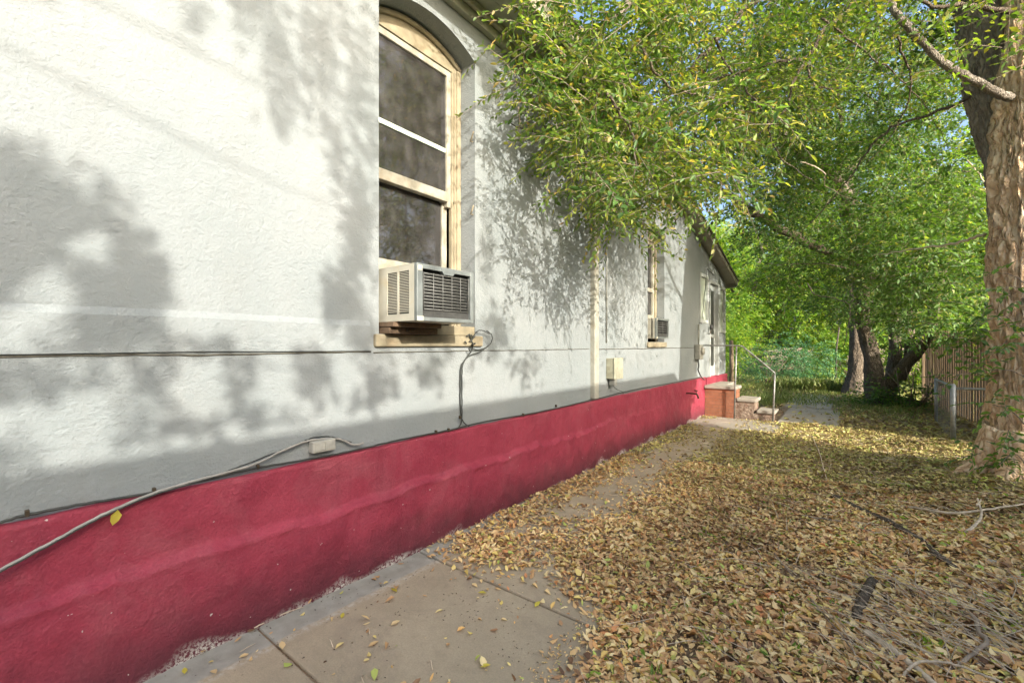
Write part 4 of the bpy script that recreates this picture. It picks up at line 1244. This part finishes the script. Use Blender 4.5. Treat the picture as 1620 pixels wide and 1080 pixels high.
# ================================================================ SHRUBS, WEEDS
def shrub(name, c, spec, mat, label, cat='shrub', LL=.09, LW=.03, group=None, **kw):
    e = empty(name, (c[0], c[1], 0), label, cat, group)
    crown(e, spec, mat, LL, LW, 12, .45, .3, 6, False, lambda o: o[:, 2] > .03, twigs=False, name='foliage', **kw)
    b = MB()
    rq = random.Random(int(c[0] * 10))
    for i in range(9):
        b.tube([(c[0] + rq.uniform(-.2, .2), c[1] + rq.uniform(-.2, .2), -.02), (c[0] + rq.uniform(-.7, .7), c[1] + rq.uniform(-.5, .5), .9)], [.015, .006], 5)
    b.build('stems', 'twig_wood', e)
    return e
c0 = P(1215, 610, 15.5)
shrub('shrub', c0, [((c0.x, c0.y, .75), (1.1, .8, .65), 60), ((c0.x + 1.0, c0.y + .8, .8), (1.0, .8, .7), 60), ((c0.x - 1.2, c0.y + .6, .6), (1.0, .8, .5), 40)], 'leaf_teal', 'rounded blue-green shrub beyond the steps at the end of the path')
c1_ = P(1330, 600, 17)
shrub('shrub', c1_, [((c1_.x, c1_.y, .8), (1.2, .9, .8), 60), ((c1_.x + .2, c1_.y + .6, 1.4), (1.2, .9, .7), 50)], 'leaf_far', 'loose light green bush between the path end and the tree trunks', LL=.11, LW=.05)
c2_ = P(1160, 600, 14.5)
shrub('shrub', c2_, [((c2_.x, c2_.y, 1.5), (.7, .7, .7), 45), ((c2_.x - .8, c2_.y + .5, 1.2), (.8, .8, .9), 45), ((c2_.x - .3, c2_.y + 1, 2.4), (1, .8, .8), 45)], 'leaf_far', 'yellowish green bush right behind the wooden post', LL=.10, LW=.05)
for hx, hy, lb in [(-3.2, 22, 'distant bright bush in the gap just right of the house corner'), (0.8, 24, 'distant bush rising above the blue-green shrub'), (4.4, 21, 'distant bush seen between the stake and the trunks'), (-7, 24, 'far bush hidden mostly by the house')]:
    shrub('shrub', (hx, hy, 0), [((hx, hy, 1.2), (2.2, 1.0, 1.3), 75), ((hx + .6, hy + 1, 2.4), (1.8, 1.0, 1.0), 45)], 'leaf_far', lb, LL=.16, LW=.08)
c3_ = P(1445, 640, 9.6)
shrub('shrub', c3_, [((c3_.x - .1, c3_.y, .22), (.5, .3, .2), 22), ((c3_.x - .75, c3_.y - .1, .10), (.3, .25, .08), 10)], 'leaf_deep', 'low dark green seedlings around the stems of the many-stemmed tree', 'seedlings', .08, .045)
# pale weeds and grass: blades
def blades(name, boxes, mat, hmin, hmax, label, cat):
    ps = []
    hs = []
    for x0, x1, y0, y1, n in boxes:
        q = np.stack([rng.uniform(x0, x1, n), rng.uniform(y0, y1, n), np.full(n, -.005)], 1)
        m = .5 + .5 * np.sin(q[:, 0] * 3 + np.sin(q[:, 1] * 2) * 2) * np.sin(q[:, 1] * 2.7)
        q = q[rng.uniform(0, 1, n) < .25 + .75 * m]
        ps.append(q)
    q = np.concatenate(ps); n = len(q)
    dd = nrm(rng.normal(0, .38, (n, 3)) * np.array([1, 1, 0]) + np.array([0, 0, 1.0]))
    lv = leaf_verts(q, dd, nrm(rng.normal(size=(n, 3)) * np.array([1, 1, .2])), rng.uniform(hmin, hmax, n), rng.uniform(.004, .010, n), .30, .1)
    o = big_mesh(name, lv, LEAF_F, mat)
    return tag(o, label, cat, kind='stuff')
pw = P(1285, 612, 13.5)
blades('weeds', [(pw.x - .9, pw.x + .9, pw.y - .6, pw.y + .8, 9000)], 'grass_pale', .12, .42, 'pale feathery weeds at the end of the path', 'weeds')
blades('grass', [(-4, 6, 12, 24, 60000), (2.0, 3.3, 10.5, 13, 900), (-3, 1.0, 11.3, 13, 5000)], 'grass_pale', .05, .15, 'short grass in the yard behind the house', 'grass')
shrub('shrub', (6.6, 7.7, 0), [((6.6, 8.5, 1.15), (.5, 1.2, .8), 90), ((6.6, 7.1, .8), (.5, .6, .55), 50)], 'leaf_mid', 'unseen dense shrub added beyond the board fence to shade the yard', LL=.11, LW=.06)  # added out of view to keep the sun off the litter
# small green weeds in the leaf litter
for i, (px, py) in enumerate([(1120, 1005), (1240, 965), (1262, 1020), (1330, 955), (1345, 985), (1180, 925), (1475, 1020), (1040, 1060), (1300, 1060), (1590, 990), (1390, 930)]):
    p = G(px, py, .06)
    z = gz(p.x, p.y)
    n = 16
    q = np.tile(np.array([[p.x, p.y, z + .005]]), (n, 1)) + rng.normal(0, .014, (n, 3)) * np.array([1, 1, 0])
    dd = nrm(np.stack([rng.normal(0, 1, n), rng.normal(0, 1, n), rng.uniform(.5, 1.6, n)], 1))
    lv = leaf_verts(q, dd, nrm(np.array([0, 0, 1.0]) + rng.normal(0, .3, (n, 3))), rng.uniform(.03, .065, n), rng.uniform(.008, .016, n))
    WL = ['tiny green weed near the bottom edge right of the bare concrete', 'small green weed left of the short stubby log', 'green weed tuft just below the long slanting twig', 'small green weed beside the top of the stubby log', 'small green weed touching the side of the stubby log', 'lone green weed left of centre among brown leaves', 'green weed above the knobbly grey branch', 'green weed at the bottom edge closest to the concrete', 'green weed at the bottom edge below the slanting twig', 'green weed by the right edge under the pale stones', 'green weed between the stubby log and the rotting branch']
    tag(big_mesh('weed', lv, LEAF_F, 'leaf_far'), WL[i], 'weed', 'weeds in the leaf litter')

# ================================================================ LEAF LITTER
def fbm(x, y, s, sd=0):
    out = np.zeros_like(x)
    r2 = np.random.default_rng(sd)
    for o in range(7):
        a_ = r2.uniform(0, 6.28); f = s * (1.0 + .55 * o)
        out += np.sin((x * math.cos(a_) + y * math.sin(a_)) * f + r2.uniform(0, 6.28)) / (1 + .45 * o)
    return out / 2.6
def cover(x, y):
    edge = np.interp(y, [-1, 0.5, 1.4, 1.75, 2.05, 2.2, 2.35, 2.6, 3.2, 20], [1.70, 1.66, 1.58, 1.50, 1.36, 1.12, .93, .82, .75, .6])
    n = fbm(x, y, 5.5, 1)
    d_ = (x - edge) / .16 + n * 1.0
    c = 1 / (1 + np.exp(-np.clip(d_ * 2.2, -20, 20)))
    # drift against the wall, and thin cover on the slabs
    wallp = np.exp(-((x - .22) / .16) ** 2) * np.clip((y - 2.0) / .25, 0, 1) * np.clip(.75 + n * .5, 0, 1)
    pile = np.exp(-(((x - .42) / .30) ** 2 + ((y - 2.32) / .22) ** 2)) * 1.2
    thin = np.clip((y - 2.1) / .5, 0, 1) * np.clip(.26 + fbm(x, y, 7, 4) * .55, 0, 1)
    far = np.clip((y - 4.5) / 2.0, 0, 1) * np.clip(.55 + n * .5, 0, 1)
    bare = np.full_like(x, .009)
    strip = 1 - .90 * np.exp(-((x - .66 - .10 * np.sin(y * 2.1)) / .40) ** 2) * np.clip((y - 2.9) / .5, 0, 1) * np.clip(.85 + n * .5, 0, 1)
    gaps = np.clip(1.15 - 1.7 * np.clip(fbm(x, y, 4.4, 12) - .12, 0, 1), .16, 1)
    c = c * np.where(x > 1.7, gaps, 1)
    return np.clip(np.maximum.reduce([c, wallp, pile, thin, far * .8, bare]) * strip, 0, 1)
gzv = np.vectorize(gz)
def litter(name, x0, x1, y0, y1, n, mat, LL, LW, lift, label, extra=None):
    x = rng.uniform(x0, x1, n); y = rng.uniform(y0, y1, n)
    k = rng.uniform(0, 1, n) < cover(x, y) * (1 if extra is None else extra(x, y))
    x, y = x[k], y[k]
    cv = cover(x, y)
    z = gzv(x, y) + .004
    z = np.where(x < 1.72, np.maximum(z, .008), z) + (rng.uniform(0, 1, len(x)) * lift + .022 * np.clip(fbm(x, y, 9, 8) + .3, 0, 1.5)) * np.clip(cv * 1.3 - .1, 0, 1) + .002
    # steps slab
    n = len(x)
    tilt = np.clip(cv, .15, 1)[:, None]
    up = nrm(np.array([0, 0, 1.0]) + rng.normal(0, .36, (n, 3)) * tilt)
    dd = rng.normal(size=(n, 3)) * np.array([1, 1, .16])
    s_ = np.where(rng.uniform(0, 1, n) < .4, rng.uniform(.25, .8, n), rng.uniform(.7, 1.5, n))
    lv = leaf_verts(np.stack([x, y, z], 1), dd, up, LL * s_, LW * s_ * rng.uniform(.6, 1.35, n), rng.uniform(-.45, .35, n), rng.uniform(-.3, .7, n))
    # never below the paving
    zmin = lv[:, :, 2].min(1); fl = np.where(x < 1.72, np.maximum(gzv(x, y), .004), gzv(x, y)) + .0035
    lv[:, :, 2] += np.clip(fl - zmin, 0, .03)[:, None]
    return tag(big_mesh(name, lv, LEAF_F, mat), label, 'leaves', kind='stuff')
litter('leaf_litter', .05, 4.6, .3, 5.4, 150000, 'litter', .036, .0195, .022, 'dry brown and tan fallen leaves covering the near ground')
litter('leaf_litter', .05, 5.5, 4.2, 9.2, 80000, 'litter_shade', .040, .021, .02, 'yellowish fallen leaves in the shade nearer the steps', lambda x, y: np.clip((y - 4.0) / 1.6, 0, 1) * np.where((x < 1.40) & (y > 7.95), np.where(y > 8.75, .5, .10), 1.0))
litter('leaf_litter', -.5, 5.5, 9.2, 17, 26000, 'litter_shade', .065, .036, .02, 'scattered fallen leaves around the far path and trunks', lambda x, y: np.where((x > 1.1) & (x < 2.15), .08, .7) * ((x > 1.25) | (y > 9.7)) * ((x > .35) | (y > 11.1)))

litter('green_leaves', 1.5, 4.3, 1.0, 8.0, 2600, 'leaf_far', .034, .015, .035, 'small fresh green leaves and sprouts dotted through the brown litter')
# crumbs of bark, seed and crushed leaf on paving and between the leaves
def crumbs(name, x0, x1, y0, y1, n, mat, lo, hi, label, keepf=None):
    x = rng.uniform(x0, x1, n); y = rng.uniform(y0, y1, n)
    if keepf is not None:
        k = rng.uniform(0, 1, n) < keepf(x, y); x, y = x[k], y[k]
    n = len(x)
    z = np.where(x < 1.72, .0085, gzv(x, y) + .006) + rng.uniform(0, .012, n) * (x > 1.6)
    q = np.stack([x, y, z], 1)
    lv = leaf_verts(q, rng.normal(size=(n, 3)) * np.array([1, 1, .12]), nrm(np.array([0, 0, 1.0]) + rng.normal(0, .5, (n, 3))), rng.uniform(lo, hi, n), rng.uniform(lo, hi, n) * .4, .1, .4)
    lv[:, :, 2] += np.clip(.007 - (lv[:, :, 2].min(1) - np.where(x < 1.72, 0, gzv(x, y) - .01)), 0, .03)[:, None]
    return tag(big_mesh(name, lv, LEAF_F, mat), label, 'debris', kind='stuff')
crumbs('debris', .05, 1.7, .3, 3.2, 2600, 'crumb', .004, .016, 'tiny dark crumbs and seed husks scattered over the concrete', lambda x, y: np.clip(.12 + .9 * np.clip(fbm(x, y, 6, 21) + .1, 0, 1) + .5 * (np.abs(y - 1.97 - (x * .0)) < .05) + .6 * (np.abs(y - .95) < .04), 0, 1))
crumbs('debris', 1.3, 4.6, .3, 9, 60000, 'litter', .008, .024, 'crushed fragments of dry leaves filling the gaps in the litter')
# larger single leaves lying on the bare concrete
for i, (px, py, L_, mt) in enumerate([(628, 936, .05, 'leaf_yellow'), (556, 917, .05, 'leaf_yellow'), (540, 978, .04, 'leaf_yellow'), (770, 938, .05, 'leaf_yellow'), (846, 960, .05, 'leaf_yellow'), (292, 1066, .04, 'leaf_yellow'), (335, 1060, .05, 'litter'), (447, 1027, .055, 'litter'), (618, 989, .05, 'litter'), (760, 1055, .045, 'leaf_yellow'), (900, 1050, .05, 'litter'), (884, 868, .05, 'leaf_yellow'), (938, 858, .05, 'leaf_yellow')]):
    p = G(px, py, .01)
    lv = leaf_verts(np.array([[p.x, p.y, .012]]), rng.normal(size=(1, 3)) * np.array([[1, 1, .05]]), np.array([[.1, .1, 1.0]]), np.array([L_]), np.array([L_ * .55]), np.array([-.15]), np.array([.25]))
    o = big_mesh('fallen_leaf', lv, LEAF_F, mt)
    yel = mt == 'leaf_yellow'
    tag(o, 'single yellow leaf lying flat on the bare concrete walk' if yel else 'single curled brown leaf on the bare concrete walk', 'leaf', 'yellow leaves on the concrete' if yel else 'brown leaves on the concrete')

# twigs: thin scatter
N_ = 1500
x = rng.uniform(.2, 4.2, N_); y = rng.uniform(.4, 8.5, N_)
k = rng.uniform(0, 1, N_) < np.clip(cover(x, y) + .10, 0, 1)
x, y = x[k], y[k]
mb = MB()
rt_ = random.Random(6)
for xx, yy in zip(x, y):
    L_ = rt_.uniform(.04, .30); an = rt_.uniform(0, 6.28) if rt_.random() < .8 else rt_.gauss(2.5, .5)
    if xx < 1.4 and yy < 2.2: L_ *= .4
    z = max(gz(xx, yy), .004) + (rt_.uniform(.015, .045) if xx > 1.5 else .006)
    c_, s_ = math.cos(an), math.sin(an)
    b_ = rt_.uniform(-.15, .15)
    mb.tube([(xx, yy, z), (xx + c_ * L_ * .5 - s_ * L_ * b_, yy + s_ * L_ * .5 + c_ * L_ * b_, z + rt_.uniform(0, .02)), (xx + c_ * L_, yy + s_ * L_, z + rt_.uniform(-.005, .015))], [rt_.uniform(.0015, .003), .002, .001], 4)
tag(mb.build('twig_litter', 'dead_wood'), 'fine dry twigs strewn through the fallen leaves', 'twigs', kind='stuff')
# larger sticks
def gp(px, py, h=.03):
    p = G(px, py, .05)
    for _ in range(3):
        p = G(px, py, gz(p.x, p.y) + h)
    return p
sticks = [
    ([(1378, 798, .03), (1440, 802, .04), (1500, 811, .05), (1560, 806, .06), (1640, 794, .05)], .011, .008, 'dead_wood', 'long pale bare stick lying straight across the litter by the big tree'),
    ([(1528, 842, .03), (1545, 828, .04), (1553, 812, .06), (1546, 788, .12)], .010, .006, 'dead_wood', 'forked pale stick standing up near the big trunk'),
    ([(1545, 800, .09), (1552, 790, .12)], .005, .004, 'dead_wood', 'short pale side prong of the forked stick'),
    ([(1320, 785, .02), (1350, 800, .03), (1375, 812, .03), (1405, 825, .035), (1450, 850, .035), (1475, 872, .035), (1500, 890, .03), (1516, 906, .02)], .024, .014, 'bark_dark', 'thick dark rotting branch lying diagonally in the litter'),
    ([(1382, 918, .05), (1368, 940, .05), (1358, 962, .045), (1354, 978, .04)], .022, .018, 'bark_dark', 'short stubby dark log piece among brown leaves'),
    ([(1225, 875, .03), (1262, 920, .035), (1300, 968, .04), (1340, 1015, .04), (1390, 1090, .04)], .004, .003, 'twig_wood', 'long thin straight twig slanting to the bottom edge'),
    ([(1370, 1000, .03), (1400, 1020, .035), (1435, 1045, .04), (1470, 1075, .04), (1490, 1095, .04)], .017, .012, 'dead_wood', 'knobbly grey branch at the bottom right among dead stems'),
    ([(1420, 1095, .02), (1435, 1060, .05), (1462, 1045, .07), (1510, 1050, .07), (1560, 1068, .06), (1600, 1085, .05)], .006, .004, 'dead_wood', 'pale arching stem curving along the bottom right edge'),
    ([(1500, 960, .03), (1540, 975, .05), (1548, 1000, .05), (1562, 1015, .05), (1530, 1040, .05), (1500, 1060, .04)], .010, .007, 'twig_wood', 'crooked brown branch bending in the bottom right corner'),
    ([(1285, 690, .03), (1296, 715, .05), (1303, 740, .05), (1310, 765, .03)], .006, .003, 'dead_wood', 'pale curved twig lying in the shaded middle of the yard'),
    ([(1050, 770, .02), (1100, 782, .03), (1160, 800, .03), (1220, 815, .03)], .005, .004, 'twig_wood', 'thin brown twig lying across the middle of the litter'),
    ([(1180, 800, .02), (1230, 806, .03), (1270, 815, .03), (1330, 824, .03)], .007, .005, 'twig_wood', 'weathered twig pointing toward the dark rotting branch'),
    ([(402, 993, .012), (430, 978, .012), (462, 965, .014), (480, 960, .012)], .003, .002, 'dead_wood', 'pale thin stick on concrete against the maroon foundation'),
    ([(690, 872, .012), (720, 862, .015), (760, 848, .015), (800, 836, .015)], .004, .003, 'twig_wood', 'brown stick lying along the leaf drift by the foundation'),
]
for i, (pts, r0, r1, mt, lb) in enumerate(sticks):
    p = curve_pts([gp(*q) for q in pts], 7, min(r0, .008) * .35, 200 + i)
    o = MB().tube(p, lerp_r(len(p), r0, r1), 8, .45, seed=i).build('fallen_branch' if r0 > .0069 else 'twig', mt)
    tag(o, lb, 'branch' if r0 > .0069 else 'twig')
# dead grass stems bottom right
mb = MB()
for i in range(150):
    p = gp(rt_.uniform(1180, 1640) if i > 90 else rt_.uniform(1380, 1640), rt_.uniform(800, 1090) if i > 90 else rt_.uniform(930, 1090), .03)
    an = rt_.gauss(2.5, .55) ; L_ = rt_.uniform(.12, .45)
    e = p + Vector((math.cos(an) * L_, math.sin(an) * L_, rt_.uniform(-.01, .05)))
    m_ = (p + e) / 2 + Vector((rt_.uniform(-.02, .02), rt_.uniform(-.02, .02), rt_.uniform(.0, .03)))
    mb.tube([p, m_, e], [.0024, .002, .0012], 4)
tag(mb.build('dead_stems', 'dead_wood'), 'bundle of dry straw-like stems in the lower right corner', 'dead stems', kind='stuff')
# stones
sr = random.Random(4)
protos = []
for k_ in range(4):
    bm = bmesh.new(); bmesh.ops.create_icosphere(bm, subdivisions=3, radius=1)
    for v in bm.verts:
        v.co *= 1 + .28 * mnoise.noise(v.co * 1.3 + Vector((k_ * 5, 0, 0))) + .05 * mnoise.noise(v.co * 4)
        v.co.z *= .55
    me = bpy.data.meshes.new('stone'); bm.to_mesh(me); bm.free(); me.materials.append(M['pebble'])
    for p_ in me.polygons: p_.use_smooth = True
    protos.append(me)
for i in range(34):
    px, py = sr.uniform(1520, 1625), sr.uniform(850, 965)
    if py > 850 + (px - 1500) * 1.1: continue
    p = gp(px, py, .012)
    o = bpy.data.objects.new('stone', protos[i % 4]); COL.objects.link(o)
    s_ = sr.uniform(.012, .03)
    o.location = p; o.scale = (s_ * 1.3, s_, s_); o.rotation_euler = (sr.uniform(-.3, .3), sr.uniform(-.3, .3), sr.uniform(0, 6.28))
    tag(o, 'small pale stone lying in the leaves below the big tree', 'stone', 'pale stones under the big tree')
